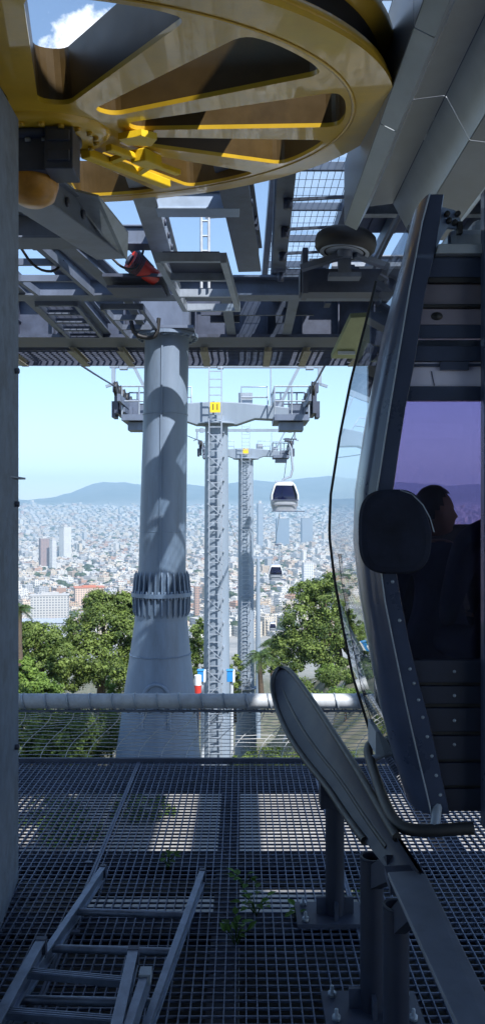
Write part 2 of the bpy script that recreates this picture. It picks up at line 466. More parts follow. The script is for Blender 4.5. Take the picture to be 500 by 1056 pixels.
while Y < 8700:
    step = 20 + (Y - 900) * .0046
    X = -.37 * Y
    while X < .37 * Y:
        x = X + rg.uniform(-.3, .3) * step; y = Y + rg.uniform(-.3, .3) * step
        # streets: rotated grid
        u = (x * ca - y * sa) % 133; w = (x * sa + y * ca) % 133
        keep = .95 if (u > 15 and w > 15) else .12
        if y > 7000: keep *= .55 * (1 - smooth(7300, 8900, y) * .8)
        if rg.random() < keep:
            fx = step * rg.uniform(.55, 1.02); fy = step * rg.uniform(.5, .95)
            h = rg.choice((7, 11, 13, 16, 18, 20)) * rg.uniform(.85, 1.15)
            if rg.random() < .025: h *= rg.uniform(1.6, 2.7); fx *= .7; fy *= .7
            if rg.random() < .03: h = 8; fx *= 1.9; fy *= 1.5
            c = rg.choices(range(5), PW)[0]
            cells.append((x, y, fx, fy, h, c, R(38) + rg.choice((0, 0, 0, .05, -.05, .3))))
        X += step
    Y += step
# the largest in view stand as their own things
cells.sort(key=lambda q: q[1] - q[4] * 12)
inview = [q for q in cells if abs(q[0] / q[1]) < .33 and q[1] < 2500]
IND = []
seen = set()
for q in inview:
    if len(IND) < 288 and q[0] / q[1] < .16 and not (-.135 < q[0]/q[1] < -.07): IND.append(q); seen.add(id(q))
MASS = [q for q in cells if id(q) not in seen]
def variants():
    out = []
    for k in range(6):
        m = MB(); m.box((0, 0, .44), (1, 1, 1.12))
        m.box((-.2 + .08 * k, .1, 1.06), (.32, .4, .14)); m.box((.3, -.25, 1.045), (.2, .22, .1))
        for sx_, sy_, wx, wy in ((0, .49, 1, .02), (0, -.49, 1, .02), (.49, 0, .02, .955), (-.49, 0, .02, .955)):
            m.box((sx_ * .998, sy_ * .998, 1.012), (wx * .99, wy, .03))
        if k % 2: m.box((.53, .15, .35), (.2, .5, .8))
        if k % 3 == 0: m.box((-.1, -.55, .4), (.6, .25, .9))
        out.append(m.mesh('apartment_block', CITY_O))
    return out
VAR = variants()
for i, (x, y, fx, fy, h, c, a) in enumerate(IND):
    o = bpy.data.objects.new('apartment_block', VAR[rg.randrange(6)]); COL.objects.link(o)
    o.location = (x, y, gz(x, y)); o.scale = (fx, fy, h); o.rotation_euler = (0, 0, a)
    k = rg.uniform(.85, 1.1); o.color = (*[min(.8, q * k) for q in PAL[c][1]], 1)
    tag(o, '%s flat roofed block in the nearer city below the wooded slope' % PAL[c][0], 'building', '%s blocks of the nearer city' % PAL[c][0])
cm = MB(); ct = []; cc = []
for (x, y, fx, fy, h, c, a) in MASS:
    z0 = gz(x, y); M = Matrix.Rotation(a, 3, 'Z'); k = rg.uniform(.82, 1.1); col = [min(.8, q * k) for q in PAL[c][1]]; tone = rg.random()
    nf = len(cm.f)
    cm.box((x, y, z0 + h / 2 - 3), (fx, fy, h + 6), M)
    if y < 5000:
        o = M @ Vector((fx * rg.uniform(-.25, .25), fy * rg.uniform(-.25, .25), 0))
        cm.box((x + o.x, y + o.y, z0 + h + 1.5), (fx * .3, fy * .35, 3.2), M)
    d = len(cm.f) - nf; ct += [tone] * d; cc += [tuple(col)] * d
cm.tone = ct
me = cm.mesh('distant_city', CITY_S, recalc=True)
ca_ = me.attributes.new('col', 'FLOAT_COLOR', 'FACE')
flat = []
for q in cc: flat += [*q, 1.0]
ca_.data.foreach_set('color', flat)
o = bpy.data.objects.new('distant_city', me); COL.objects.link(o)
tag(o, 'mass of pale buildings of the far city spreading to the hills', 'city', kind='stuff')
# street and park trees of the city
gm = MB(); gt = []
for i in range(1500):
    y = 950 * (8.2 ** rg.random()); x = rg.uniform(-.36, .36) * y
    r = rg.uniform(5, 9) * (1 + y / 5000)
    nf = len(gm.f)
    for q in range(3):
        gm.sphere((x + rg.uniform(-r, r), y + rg.uniform(-r, r), gz(x, y) + rg.uniform(5, 13)), (r * rg.uniform(.6, 1), r * rg.uniform(.6, 1), r * .6), 6, 4)
    gt += [rg.random()] * (len(gm.f) - nf)
gm.tone = gt
tag(gm.build('city_trees', leaf('city_foliage', (.03, .05, .02), (.07, .10, .04)), recalc=False), 'dark green street trees scattered through the far city', 'trees', kind='stuff')
# landmark buildings one can single out
def landmark(label, px, pyb, pyt, wpx, Y, col, name='tower_block', cat='building', a=.4, asp=.7, roof=None):
    p = at(px, pyb, Y); ztop = at(px, pyt, Y).z; w = wpx / F * Y; zb = gz(p.x, Y)
    t = thing(name, label, cat, (p.x, Y, zb)); h = ztop - zb
    M = Matrix.Rotation(a, 3, 'Z')
    m = MB(); m.box((p.x, Y, zb + h / 2 - 2), (w * .85, w * asp, h + 4), M)
    o = m.build('wall', CITY_O, t); o.color = (*col, 1)
    m = MB(); m.box((p.x, Y, ztop + h * .02), (w * .4, w * asp * .4, h * .07), M); m.box((p.x, Y, ztop - .2), (w * .9, w * asp * 1.06, .9), M)
    m.build('roof', roof or mat('pale_roof', (.42, .41, .40), .8, 0, .1, .2), t)
    return t
landmark('tall white slab tower block above the city on the left', 67.5, 560, 543, 11, 2300, (.62, .62, .60), a=.9)
landmark('dark red brick tower beside the white slab tower on the left', 46, 572, 555, 11, 1900, (.30, .21, .20), a=.5)
landmark('white apartment tower right of the dark red brick tower', 55, 572, 556.5, 6.5, 1880, (.58, .58, .57), a=.9)
landmark('white office slab standing above the big pine on the right', 317, 600, 580, 12, 1500, (.60, .61, .62), a=.2)
landmark('blue glass office block right under the nearest hanging cabin', 291, 546, 534.5, 15, 3300, (.20, .26, .33), a=.1)
landmark('blue glass office block to the right, beside the one under the cabin', 316, 546, 534, 13, 3400, (.24, .29, .35), a=.1)
landmark('slim tall blue glass tower just right of the second pylon', 268, 548, 519, 6.5, 3000, (.26, .31, .37), a=.3)
landmark('brown brick tower seen just right of the flanged column', 203, 632, 604, 6, 1000, (.34, .22, .17), a=.4)
landmark('long pale block with rows of windows above the left trees', 52, 630, 613, 44, 960, (.46, .45, .43), a=.15, asp=.3)
landmark('broad red roofed hall in the middle of the left city', 92, 615, 605, 34, 1150, (.60, .45, .35), 'tiled_hall', a=.3, asp=.5, roof=mat('roof_tiles', (.45, .16, .09), .8, 0, .2, 1))
landmark('low flat roofed grey hall at the foot of the left trees', 45, 652, 640, 62, 900, (.40, .42, .45), 'flat_hall', a=.12, asp=.5, roof=mat('roof_metal', (.36, .40, .46), .5, 0, .2, 1))

# haze: one closed box of even thin air
hz = MB(); hz.box((0, 5600, 130), (17000, 12400, 800))
hm_ = bpy.data.materials.new('haze'); hm_.use_nodes = True
nt = hm_.node_tree; n = nt.nodes; l = nt.links; n.remove(n['Principled BSDF'])
pv_ = n.new('ShaderNodeVolumePrincipled'); pv_.inputs['Color'].default_value = (.52, .78, 1.0, 1); pv_.inputs['Density'].default_value = 1.55e-4
pv_.inputs['Anisotropy'].default_value = .0
l.new(pv_.outputs[0], n['Material Output'].inputs['Volume'])
tag(hz.build('haze', hm_), kind='stuff')
# ================================================================== TREES
def crown(lobes, n_per, size, seed, flat=.6, fill=.35):
    """leaf quads spread through ellipsoid lobes; tone varies per clump"""
    rr = random.Random(seed); m = MB(); tone = []
    for (c, rad) in lobes:
        c = Vector(c); rx, ry, rz = rad
        clumps = max(6, int(n_per / 26))
        for _ in range(clumps):
            d = Vector((rr.gauss(0, 1), rr.gauss(0, 1), rr.gauss(.15, 1))).normalized()
            k = 1 - fill * rr.random() ** 1.3
            cc_ = c + Vector((d.x * rx * k, d.y * ry * k, d.z * rz * k)) * rr.uniform(.86, 1.12)
            tn = min(1, max(0, rr.gauss(.5, .27))); cr_ = min(rx, ry) * rr.uniform(.18, .34)
            for _ in range(72):
                e = Vector((rr.gauss(0, 1), rr.gauss(0, 1), rr.gauss(0, .7)))
                p = cc_ + e * cr_ * .55
                nrm = (d * .8 + e * .5 + Vector((rr.gauss(0, .6), rr.gauss(0, .6), rr.gauss(.35, .6)))).normalized()
                a = nrm.cross(Vector((rr.gauss(0, 1), rr.gauss(0, 1), rr.gauss(0, 1)))).normalized(); b_ = nrm.cross(a)
                s_ = size * .52 * rr.uniform(.6, 1.3)
                m.add([p - a * s_, p - b_ * s_ * .5, p + a * s_, p + b_ * s_ * .5], [(0, 1, 2, 3)])
                tone.append(min(1, max(0, tn + rr.gauss(0, .12))))
    m.tone = tone
    return m
def tree(name, label, base, lobes, n_per, size, seed, lm, r0=.2, group=None, cat='tree', fork=.55):
    base = Vector(base); t = thing(name, label, cat, base, group)
    crown([(base + Vector(c), r) for c, r in lobes], n_per, size, seed).build('crown', lm, t, recalc=False)
    rr = random.Random(seed + 5); m = MB()
    top = max(c[2] for c, r in lobes); cx = sum(c[0] for c, r in lobes) / len(lobes); cyy = sum(c[1] for c, r in lobes) / len(lobes)
    f = base + Vector((cx * fork, cyy * fork, top * fork))
    m.tube([base - Vector((0, 0, .4)), base + Vector((cx * .2, cyy * .2, top * fork * .5)), f], [r0 * 1.25, r0 * .9, r0 * .75], 8)
    for c, r in lobes:
        q = base + Vector(c); mid = (f + q) / 2 + Vector((rr.uniform(-.3, .3), rr.uniform(-.3, .3), -.1 * top * .5))
        m.tube([f - Vector((0, 0, .1)), mid, q], [r0 * .55, r0 * .36, r0 * .12], 6)
    m.build('trunk', BARK, t)
    return t
def lobes_from(px_list, Y, basepx, dz=0):
    """lobes given as (px, py, half width px, half height px, depth offset m)"""
    bp = at(basepx[0], basepx[1], Y); out = []
    for (x, y, w, h, dy) in px_list:
        p = at(x, y, Y); out.append(((p.x - bp.x, dy, p.z - bp.z), (w / F * Y, w / F * Y, h / F * Y)))
    return bp, out
# umbrella pine on the right
b_, L_ = lobes_from([(335, 618, 26, 22, 0), (308, 640, 22, 18, -.8), (345, 648, 28, 20, -1.5), (300, 662, 22, 14, -.5), (322, 664, 22, 14, -1.8), (362, 632, 20, 20, .5), (372, 660, 20, 16, -.5),
                      (340, 680, 16, 8, -2), (318, 612, 16, 12, 1), (352, 602, 18, 12, 1), (375, 685, 12, 8, -1)], 56, (352, 707))
tree('umbrella_pine', 'large umbrella pine with clumped crown right of the steel pylons', b_, L_, 1500, .20, 3, PINE, .34, fork=.5)
b_, L_ = lobes_from([(336, 690, 9, 6, 0), (330, 696, 7, 5, .2), (341, 697, 7, 5, -.2)], 48, (335, 716))
tree('young_tree', 'young thin tree on the sandy path before the large umbrella pine', b_, L_, 260, .13, 31, BROAD, .06)
b_, L_ = lobes_from([(296, 682, 14, 9, 0), (283, 676, 12, 10, .5), (306, 690, 10, 8, .2), (275, 688, 10, 8, 0)], 66, (292, 712))
tree('shade_tree', 'dark green tree behind the park path next to the palm', b_, L_, 600, .2, 32, HEDGE, .16)
# left wood
b_, L_ = lobes_from([(108, 640, 28, 22, 0), (84, 655, 18, 20, -.6), (128, 652, 20, 22, -.5), (102, 676, 28, 20, -1.4), (82, 690, 18, 16, -1.5), (122, 690, 22, 20, -1.4), (100, 624, 16, 12, 1), (128, 624, 14, 12, .6), (140, 676, 14, 18, 0)], 46, (104, 735))
tree('leafy_pine', 'large dark green pine just left of the flanged column', b_, L_, 1700, .17, 4, PINE, .28)
b_, L_ = lobes_from([(45, 660, 22, 16, 0), (28, 672, 18, 18, .3), (62, 676, 16, 16, -.4), (44, 690, 22, 16, -.6), (30, 650, 10, 8, .5)], 42, (44, 735))
tree('leafy_pine', 'rounder yellowish pine left of the large dark pine', b_, L_, 1500, .16, 5, HEDGE, .2)
b_, L_ = lobes_from([(34, 704, 16, 12, 0), (50, 712, 16, 10, -.3), (26, 690, 10, 12, .2), (24, 720, 14, 10, 0)], 30, (36, 745))
tree('broadleaf_bush', 'bright green broadleaf bush low in front of the left pines', b_, L_, 900, .13, 6, BROAD, .1, cat='bush')
b_, L_ = lobes_from([(206, 655, 12, 16, 0), (198, 672, 10, 16, .3), (212, 690, 14, 18, -.5), (190, 690, 14, 16, 0)], 52, (204, 735))
tree('leafy_pine', 'green tree seen between the flanged column and the laddered pylon', b_, L_, 900, .17, 7, HEDGE, .2)
b_, L_ = lobes_from([(243, 690, 8, 14, 0), (240, 708, 9, 12, .3)], 60, (242, 740))
tree('shade_tree', 'dark tree showing between the two tall pylons', b_, L_, 500, .2, 8, PINE, .15)
b_, L_ = lobes_from([(355, 716, 17, 6, 0), (340, 720, 12, 5, .2), (372, 717, 12, 6, -.2)], 33, (356, 735))
tree('low_bush', 'bright low bush just above the sunlit right end of railing', b_, L_, 900, .08, 9, BROAD, .05, cat='bush')
for lab, px, py, Y, w in (('rounded green bush below the trunk of the umbrella pine', 350, 698, 43, 20), ('rounded green bush beside the path near the small palm', 306, 708, 40, 17), ('rounded green bush half hidden by the glass end of the near cabin', 378, 695, 40, 22)):
    b_, L_ = lobes_from([(px, py, w, 9, 0), (px - w * .5, py + 4, w * .6, 8, .2), (px + w * .5, py + 3, w * .6, 8, -.2)], Y, (px, py + 14))
    tree('round_bush', lab, b_, L_, 800, .11, int(px), HEDGE, .06, 'bushes along the park path', 'bush')
cy_ = at(115, 780, 15.5); cz = -4.9
tree('slim_cypress', 'slim young cypress standing left of the flanged column', (cy_.x, 15.5, cz), [((0, 0, .35 + .27 * i), (.13, .13, .24)) for i in range(5)], 300, .05, 10, BROAD, .03)
bush_spots = [(30, 14.2, .75, .62, 'olive green hedge bush at the left end behind railing'), (52, 15.0, .8, .7, 'olive green hedge bush, second from the left pillar, behind railing'),
              (74, 14.3, .75, .6, 'olive green hedge bush, third from the left pillar, behind railing'), (96, 15.0, .8, .68, 'olive green hedge bush nearest the flanged column behind railing'),
              (12, 15.5, .9, .8, 'olive green hedge bush partly behind the concrete pillar')]
for i, (px, Y, r, h, lab) in enumerate(bush_spots):
    p = at(px, 700, Y)
    tree('hedge_bush', lab, (p.x, Y, -4.8), [((0, 0, .6), (r, r * .8, h)), ((r * .4, .2, .4), (r * .6, r * .6, h * .7)), ((-r * .4, -.2, .45), (r * .6, r * .6, h * .8))], 900, .06, 20 + i, HEDGE, .05, 'hedge bushes behind the railing', 'bush')
for i, (px, Y, r, h, lab) in enumerate([(252, 19, .35, .3, 'small green weed bush at the foot of the far pylon'), (300, 21, .5, .3, 'small dry shrub on the sandy slope left of centre'), (345, 22, .6, .35, 'small dry shrub on the sandy slope below the low bush'), (275, 18, .5, .3, 'low green shrub behind the railing right of the far pylon'), (322, 25, .6, .4, 'small dry shrub on the sandy slope between the other two')]):
    p = at(px, 700, Y); z = hill_z(p.x, Y)
    tree('slope_shrub', lab, (p.x, Y, z), [((0, 0, h * .7), (r, r, h))], 500, .06, 50 + i, HEDGE, .03, 'shrubs on the slope', 'shrub')
def palm(label, px, pyc, Y, pyb, fr, seed):
    c = at(px, pyc, Y); bz = at(px, pyb, Y).z; rr = random.Random(seed)
    t = thing('palm_tree', label, 'palm tree', (c.x, Y, bz), 'palms in the park')
    m = MB(); m.tube([(c.x + .1, Y, bz - .5), (c.x, Y, (bz + c.z) / 2), c], [.22, .16, .15], 8); m.build('trunk', BARK, t)
    m = MB(); tone = []
    for k in range(26):
        a = rr.uniform(0, 6.28); e = rr.uniform(-.3, 1.2); L = fr * rr.uniform(.8, 1.1); pts = []
        for i in range(9):
            s_ = i / 8; pts.append(c + Vector((math.cos(a) * math.cos(e) * L * s_, math.sin(a) * math.cos(e) * L * s_, math.sin(e) * L * s_ - .75 * L * s_ * s_)))
        for i in range(8):
            d = (pts[i + 1] - pts[i]).normalized(); q = d.cross(Vector((0, 0, 1))).normalized()
            for sg in (-1, 1):
                for j in range(3):
                    p = pts[i].lerp(pts[i + 1], j / 3); w = .28 * fr * math.sin(math.pi * min(.97, (i + j / 3) / 8 + .12))
                    tip = p + q * sg * w + d * w * .5 - Vector((0, 0, w * .45))
                    m.add([p, p + d * .07 * fr * .4, tip], [(0, 1, 2)]); tone.append(rr.random())
    m.tone = tone; m.build('fronds', PALM, t, recalc=False)
palm('small palm tree behind the park path right of the pylons', 268, 676, 54, 712, 1.7, 1)
palm('palm tree whose fronds peek out beside the left pillar', 20, 628, 40, 700, 1.1, 2)
palm('low palm tree at the foot of the farther pylon', 280, 664, 70, 705, 1.7, 3)

for i, (x, y, lab) in enumerate([(-2.9, 11.2, 'low weedy shrub under the deck nearest the concrete pillar'), (-2.2, 12.6, 'low weedy shrub under the deck left of the column foot'), (-2.5, 10.6, 'low weedy shrub under the deck between two others'), (1.3, 9.2, 'low weedy shrub under the deck below the guide rail'), (-3.3, 12.4, 'low weedy shrub under the deck by the far left hedge'), (-1.6, 11.4, 'low weedy shrub under the deck in front of the column foot'), (.9, 7.6, 'low weedy shrub under the deck behind the second guide post')]):
    tree('weedy_shrub', lab, (x, y, -4.5), [((0, 0, .16), (.38, .34, .2)), ((.35, .1, .1), (.25, .25, .14))], 420, .045, 70 + i, BROAD, .015, 'shrubs under the deck', 'shrub')
# ================================================================== LIFT LINE: COLUMN, PYLONS, CABLES, GONDOLAS
def column():
    Y = 14.0; a = at(172.5, 346, Y); bz = -4.55; ax = lambda z: a.x + (z - a.z) * .021
    t = thing('support_column', 'thick grey round column with finned flange ring carrying the station steelwork', 'column', (ax(bz), Y, bz))
    m = MB(); zf = at(0, 612, Y).z
    def ring(c, prof, n=40): m.lathe(c, prof, n)
    vs = []; prof = [(.395, a.z), (.40, 1.5), (.43, zf)]
    for (r0, z0), (r1, z1) in zip(prof, prof[1:]): m.tube([(ax(z0), Y, z0), (ax(z1), Y, z1)], [r0, r1], 40, False)
    m.build('shaft', COLUMN, t)
    m = MB(); prof = [(.47, zf), (.47, zf - .45), (.55, -2.6), (.63, -3.2), (.70, -3.9), (.78, bz)]
    for (r0, z0), (r1, z1) in zip(prof, prof[1:]): m.tube([(ax(z0), Y, z0), (ax(z1), Y, z1)], [r0, r1], 40, False)
    o = m.build('flared_base', COLUMN, t)
    m = MB(); m.lathe((ax(zf), Y, zf), [(.42, -.035), (.545, -.035), (.545, .035), (.42, .035)], 40, closed=True, smooth=False)
    for i in range(28):
        q = 2 * math.pi * i / 28; d = Vector((math.cos(q), math.sin(q), 0)); p = Vector((ax(zf), Y, zf)) + d * .56
        m.lathe(p - d * .07 + Vector((0, 0, -.075)), [(.0, 0), (.028, 0), (.028, .15), (0, .15)], 6)
    m.build('flange_ring', COLUMN, t)
    m = MB()
    for i in range(28):
        q = 2 * math.pi * (i + .5) / 28; d = Vector((math.cos(q), math.sin(q), 0)); c = Vector((ax(zf), Y, zf)); w = d.cross(Vector((0, 0, 1))) * .012
        for sg in (-1, 1):
            tri = [c + d * .42 + Vector((0, 0, sg * .037)), c + d * .525 + Vector((0, 0, sg * .037)), c + d * (.495 if sg > 0 else .515) + Vector((0, 0, sg * .33)), c + d * .46 + Vector((0, 0, sg * .41))]
            m.prism([p - w for p in tri], w * 2)
    m.build('stiffener_fins', COLUMN, t)
    m = MB(); m.lathe((a.x, Y, a.z), [(.38, -.06), (.56, -.06), (.56, 0), (.38, 0)], 40, closed=True, smooth=False)
    for i in range(20):
        q = 2 * math.pi * i / 20; m.lathe((a.x + .5 * math.cos(q), Y + .5 * math.sin(q), a.z - .09), [(0, 0), (.03, 0), (.03, .03), (0, .03)], 6)
    m.build('top_flange', COLUMN, t)
    # arched access hatch on the flared foot
    c = Vector((ax(-3.2), Y, -3.2)); pts = []
    for i in range(13):
        q = math.pi * i / 12; pts.append((.21 * math.cos(q), .22 * math.sin(q)))
    pts = [(.24, -.55)] + pts + [(-.24, -.55)]
    def onf(x, z):
        rr = lerp_tab([(-4.55, .78), (-3.9, .70), (-3.2, .63), (-2.6, .55), (-1.9, .47)], z)
        return -math.sqrt(max(.01, rr * rr - x * x))
    m = MB(); m.tube([Vector((c.x + x, Y + onf(x, c.z + z) - .01, c.z + z)) for x, z in pts], .035, 8)
    m.build('hatch_frame', COLUMN, t)
    m = MB(); front = [Vector((c.x + x * .93, Y + onf(x, c.z + z) - .004, c.z + z * .96)) for x, z in pts]; m.prism(front, (0, .03, 0)); m.build('access_hatch', COLUMN, t)
    for zz, rr_ in ((1.75, .402), (-.35, .414), (-2.55, .553), (-3.45, .662)):
        m = MB(); m.lathe((ax(zz), Y, zz), [(rr_ - .01, -.012), (rr_ + .007, -.006), (rr_ + .007, .006), (rr_ - .01, .012)], 40, closed=True); m.build('weld_band', COLUMN, t)
    m = MB(); m.bar((ax(1), Y - .405, 3.0), (ax(-1.2), Y - .435, zf + .06), .03, .012); m.build('weld_strip', COLUMN, t)
column()

def pylon(label, cx, Y, ztop, zbot, dia, half, detail=True, flare=True, lower=None):
    t = thing('lift_pylon', label, 'lift pylon', (cx, Y, zbot), 'pylons of the cable car line')
    m = MB(); r = dia / 2
    prof = [(r * .86, ztop), (r, zbot + (ztop - zbot) * .3), (r * 1.5, zbot)] if flare else [(r * .8, ztop), (r * 1.1, zbot)]
    for (r0, z0), (r1, z1) in zip(prof, prof[1:]): m.tube([(cx, Y, z0), (cx, Y, z1)], [r0, r1], 24, z1 == zbot)
    m.lathe((cx, Y, zbot + (ztop - zbot) * .3), [(r * .95, -.06), (r * 1.22, -.06), (r * 1.22, .06), (r * .95, .06)], 24, closed=True)
    m.build('shaft', PYLON, t)
    if not detail:
        m = MB(); m.bar((cx - half, Y, ztop + .2), (cx + half, Y, ztop + .2), .4, .45); m.build('crossarm', PYLON, t)
        return t
    # ladder with back hoops
    m = MB(); y0 = Y - r - .28; lw = .24 * dia / 1.05
    for sx_ in (-1, 1): m.bar((cx + sx_ * lw - .02, y0, zbot + 2.2), (cx + sx_ * lw - .02, y0, ztop + 2.35), .045, .06)
    z = zbot + 2.3
    while z < ztop + 2.3: m.bar((cx - lw, y0, z), (cx + lw, y0, z), .035, .035); z += .3
    o = m.build('ladder', STEEL_L, t)
    m = MB(); z = zbot + 4.5
    while z < ztop - .3:
        m.bar((cx - lw * 1.25, y0 - .02, z), (cx - lw * 1.25, Y - r * .7, z), .05, .05); m.bar((cx + lw * 1.25, y0 - .02, z), (cx + lw * 1.25, Y - r * .7, z), .05, .05)
        m.bar((cx - lw * 1.25, y0 - .03, z), (cx + lw * 1.25, y0 - .03, z + (.5 if int(z * 2) % 2 else -.5)), .03, .03); z += .9
    each(m, 'ladder_bracket', STEEL_L, t)
    # crossarm: two tapered halves
    for sg in (-1, 1):
        m = MB(); A = [(0, .38), (half * .28, .42), (half * .38, .25), (half * .78, .12), (half * .78, -.32), (half * .42, -.38), (half * .24, -.52), (half * .12, -.9), (0, -.9)] if False else \
            [(.02, .42), (half * .30, .36), (half * .80, .18), (half * .80, -.30), (half * .42, -.24), (half * .22, -.48), (.02, -.48)]
        m.prism([(cx + sg * x, Y - .3, ztop + z + .12) for x, z in A], (0, .6, 0)); m.build('crossarm', PYLON, t, bevel=.03)
        m = MB(); x0 = cx + sg * half * .62; x1 = cx + sg * half * .98
        lo, hi = min(x0, x1), max(x0, x1)
        m.box(((lo + hi) / 2, Y - .35, ztop - .28), (hi - lo, 1.9, .07)); m.box(((lo + hi) / 2, Y - 1.32, ztop - .2), (hi - lo, .04, .22))
        m.box((lo, Y - .35, ztop - .2), (.04, 1.9, .22)); m.box((hi, Y - .35, ztop - .2), (.04, 1.9, .22))
        m.build('work_platform', STEEL, t)
        m = MB()
        for hx in (lo, (lo + hi) / 2, hi): m.tube([(hx, Y - 1.3, ztop - .2), (hx, Y - 1.3, ztop + .95)], .03, 6)
        for hz_ in (.4, .95): m.tube([(lo, Y - 1.3, ztop + hz_), (hi, Y - 1.3, ztop + hz_)], .03, 6); m.tube([(hi if sg < 0 else lo, Y - 1.3, ztop + hz_), (hi if sg < 0 else lo, Y + .5, ztop + hz_)], .03, 6)
        m.build('platform_rail', STEEL_L, t)
        # sheave train
        xs = cx + sg * half
        m = MB(); m.bar((xs - .12 * sg, Y - 2.4, ztop + .38), (xs - .12 * sg, Y + 2.4, ztop + .38), .10, .26)
        m.bar((xs - .12 * sg, Y - 1.3, ztop + .1), (xs - .12 * sg, Y + 1.3, ztop + .1), .12, .18); m.bar((xs - .3 * sg, Y, ztop + .1), (xs, Y, ztop + .1), .3, .5)
        st = m.build('sheave_frame', STEEL, t)
        MX = Matrix(((0, 0, 1), (1, 0, 0), (0, 1, 0)))
        for k in range(6):
            m = MB(); m.lathe((xs, Y - 2.2 + .88 * k, ztop + .72), [(.07, -.06), (.24, -.06), (.27, -.05), (.24, 0), (.27, .05), (.24, .06), (.07, .06)], 16, MX, closed=True)
            m.build('sheave', BLACK, st)
        # rocker guard box seen below the arm
        m = MB(); m.box((xs + sg * .16, Y - .4, ztop + .5), (.14, 1.6, 1.05)); m.box((xs + sg * .3, Y - .6, ztop + .15), (.14, .7, .6)); m.box((xs + sg * .26, Y - .9, ztop + .95), (.10, .4, .35)); each(m, 'rope_catcher', STEEL_D, t)
        # cabinet rail on the inner arm
        m = MB(); xa, xb = cx + sg * half * .27, cx + sg * half * .56
        m.tube([(xa, Y - .25, ztop + .35), (xa, Y - .25, ztop + 1.1), (xb, Y - .25, ztop + 1.1), (xb, Y - .25, ztop + .3)], .03, 6); m.tube([(xa, Y - .25, ztop + .7), (xb, Y - .25, ztop + .7)], .03, 6)
        m.box(((xa + xb) / 2 - .35, Y, ztop + .68), (.55, .3, .42))
        m.build('arm_handrail', STEEL_L, t)
        m = MB()
        for k in range(5): hx = lo + (hi - lo) * k / 4; m.tube([(hx, Y + .55, ztop - .2), (hx, Y + .55, ztop + 1.0)], .03, 6)
        for hz_ in (.1, .55, 1.0): m.tube([(lo, Y + .55, ztop + hz_), (hi, Y + .55, ztop + hz_)], .03, 6)
        m.box((lo + .25, Y + .3, ztop + .3), (.35, .4, .75)); m.box((hi - .45, Y - .9, ztop + .1), (.5, .3, .4)); m.box(((lo + hi) / 2, Y - .7, ztop - .5), (.9, .8, .3))
        each(m, 'equipment_rack', STEEL, t)
        m = MB(); m.tube([(cx + sg * half * .59, Y - .5, ztop + .2), (cx + sg * half * .59, Y - .5, ztop + 1.75)], .025, 6); m.build('mast', STEEL_L, t)
        # lifting gantry legs
        m = MB(); xg = cx + sg * half * 1.13
        m.bar((cx + sg * half * .66, Y, ztop + .2), (cx + sg * half * .90, Y, ztop + 1.88), .12, .12, (0, 1, 0))
        m.bar((xg, Y, ztop + 1.88), (xg, Y, ztop + 1.25), .14, .14); m.bar((xg, Y, ztop + 1.25), (xg + sg * .3, Y, ztop + 1.15), .1, .1)
        m.build('gantry_strut', PYLON, t)
    m = MB(); m.bar((cx - half * 1.17, Y, ztop + 1.98), (cx + half * 1.17, Y, ztop + 1.98), .16, .22)
    m.box((cx - half * 1.02, Y, ztop + 1.98), (.3, .24, .36)); m.box((cx + half * 1.02, Y, ztop + 1.98), (.3, .24, .36)); m.box((cx + .15, Y, ztop + 1.98), (.22, .26, .3))
    m.build('gantry_beam', PYLON, t)
    m = MB(); m.lathe((cx, Y, ztop), [(.0, -.34), (r * 1.5, -.34), (r * 1.5, -.28), (r * .6, -.28)], 24); m.build('head_plate', PYLON, t)
    return t
P2 = pylon('nearest tall pylon with long white ladder and wide crossarms', -1.0, 30, 3.70, -12.3, 1.02, 3.52)
P3 = pylon('second pylon with ladder, behind the nearest one, beside the hanging cabin', .27, 62, 4.55, -22, 1.36, 3.45)
P4 = pylon('distant thin pylon without visible ladder, right of the second one', 3.4, 170, -10.2, -54, 1.1, 3.3, detail=False, flare=False)
def text_mesh(body, size, M, m, parent, name='lettering', ext=.004):
    cu = bpy.data.curves.new(name, 'FONT'); cu.body = body; cu.size = size; cu.align_x = 'CENTER'; cu.align_y = 'CENTER'; cu.extrude = ext
    tt = bpy.data.objects.new('t', cu); COL.objects.link(tt); bpy.context.view_layer.update()
    me = bpy.data.meshes.new_from_object(tt.evaluated_get(bpy.context.evaluated_depsgraph_get())); bpy.data.objects.remove(tt)
    me.transform(M); me.materials.clear(); me.materials.append(m); o = bpy.data.objects.new(name, me); COL.objects.link(o)
    o.parent = parent; o.matrix_parent_inverse = world(parent).inverted()
    return o
UP = Matrix.Rotation(R(90), 4, 'X')
for (T, cx, Y, zt, s_) in ((P2, -1.0, 30, 3.70, .38), (P3, .27, 62, 4.55, .42)):
    y0 = Y - .95; m = MB(); m.box((cx - .02, y0, zt + .22), (s_, .03, s_)); o = m.build('number_plate', YELLOW_B, T)
    if T is P2: text_mesh('11', .32, Matrix.Translation((cx - .02, y0 - .02, zt + .22)) @ UP, BLACK, o)
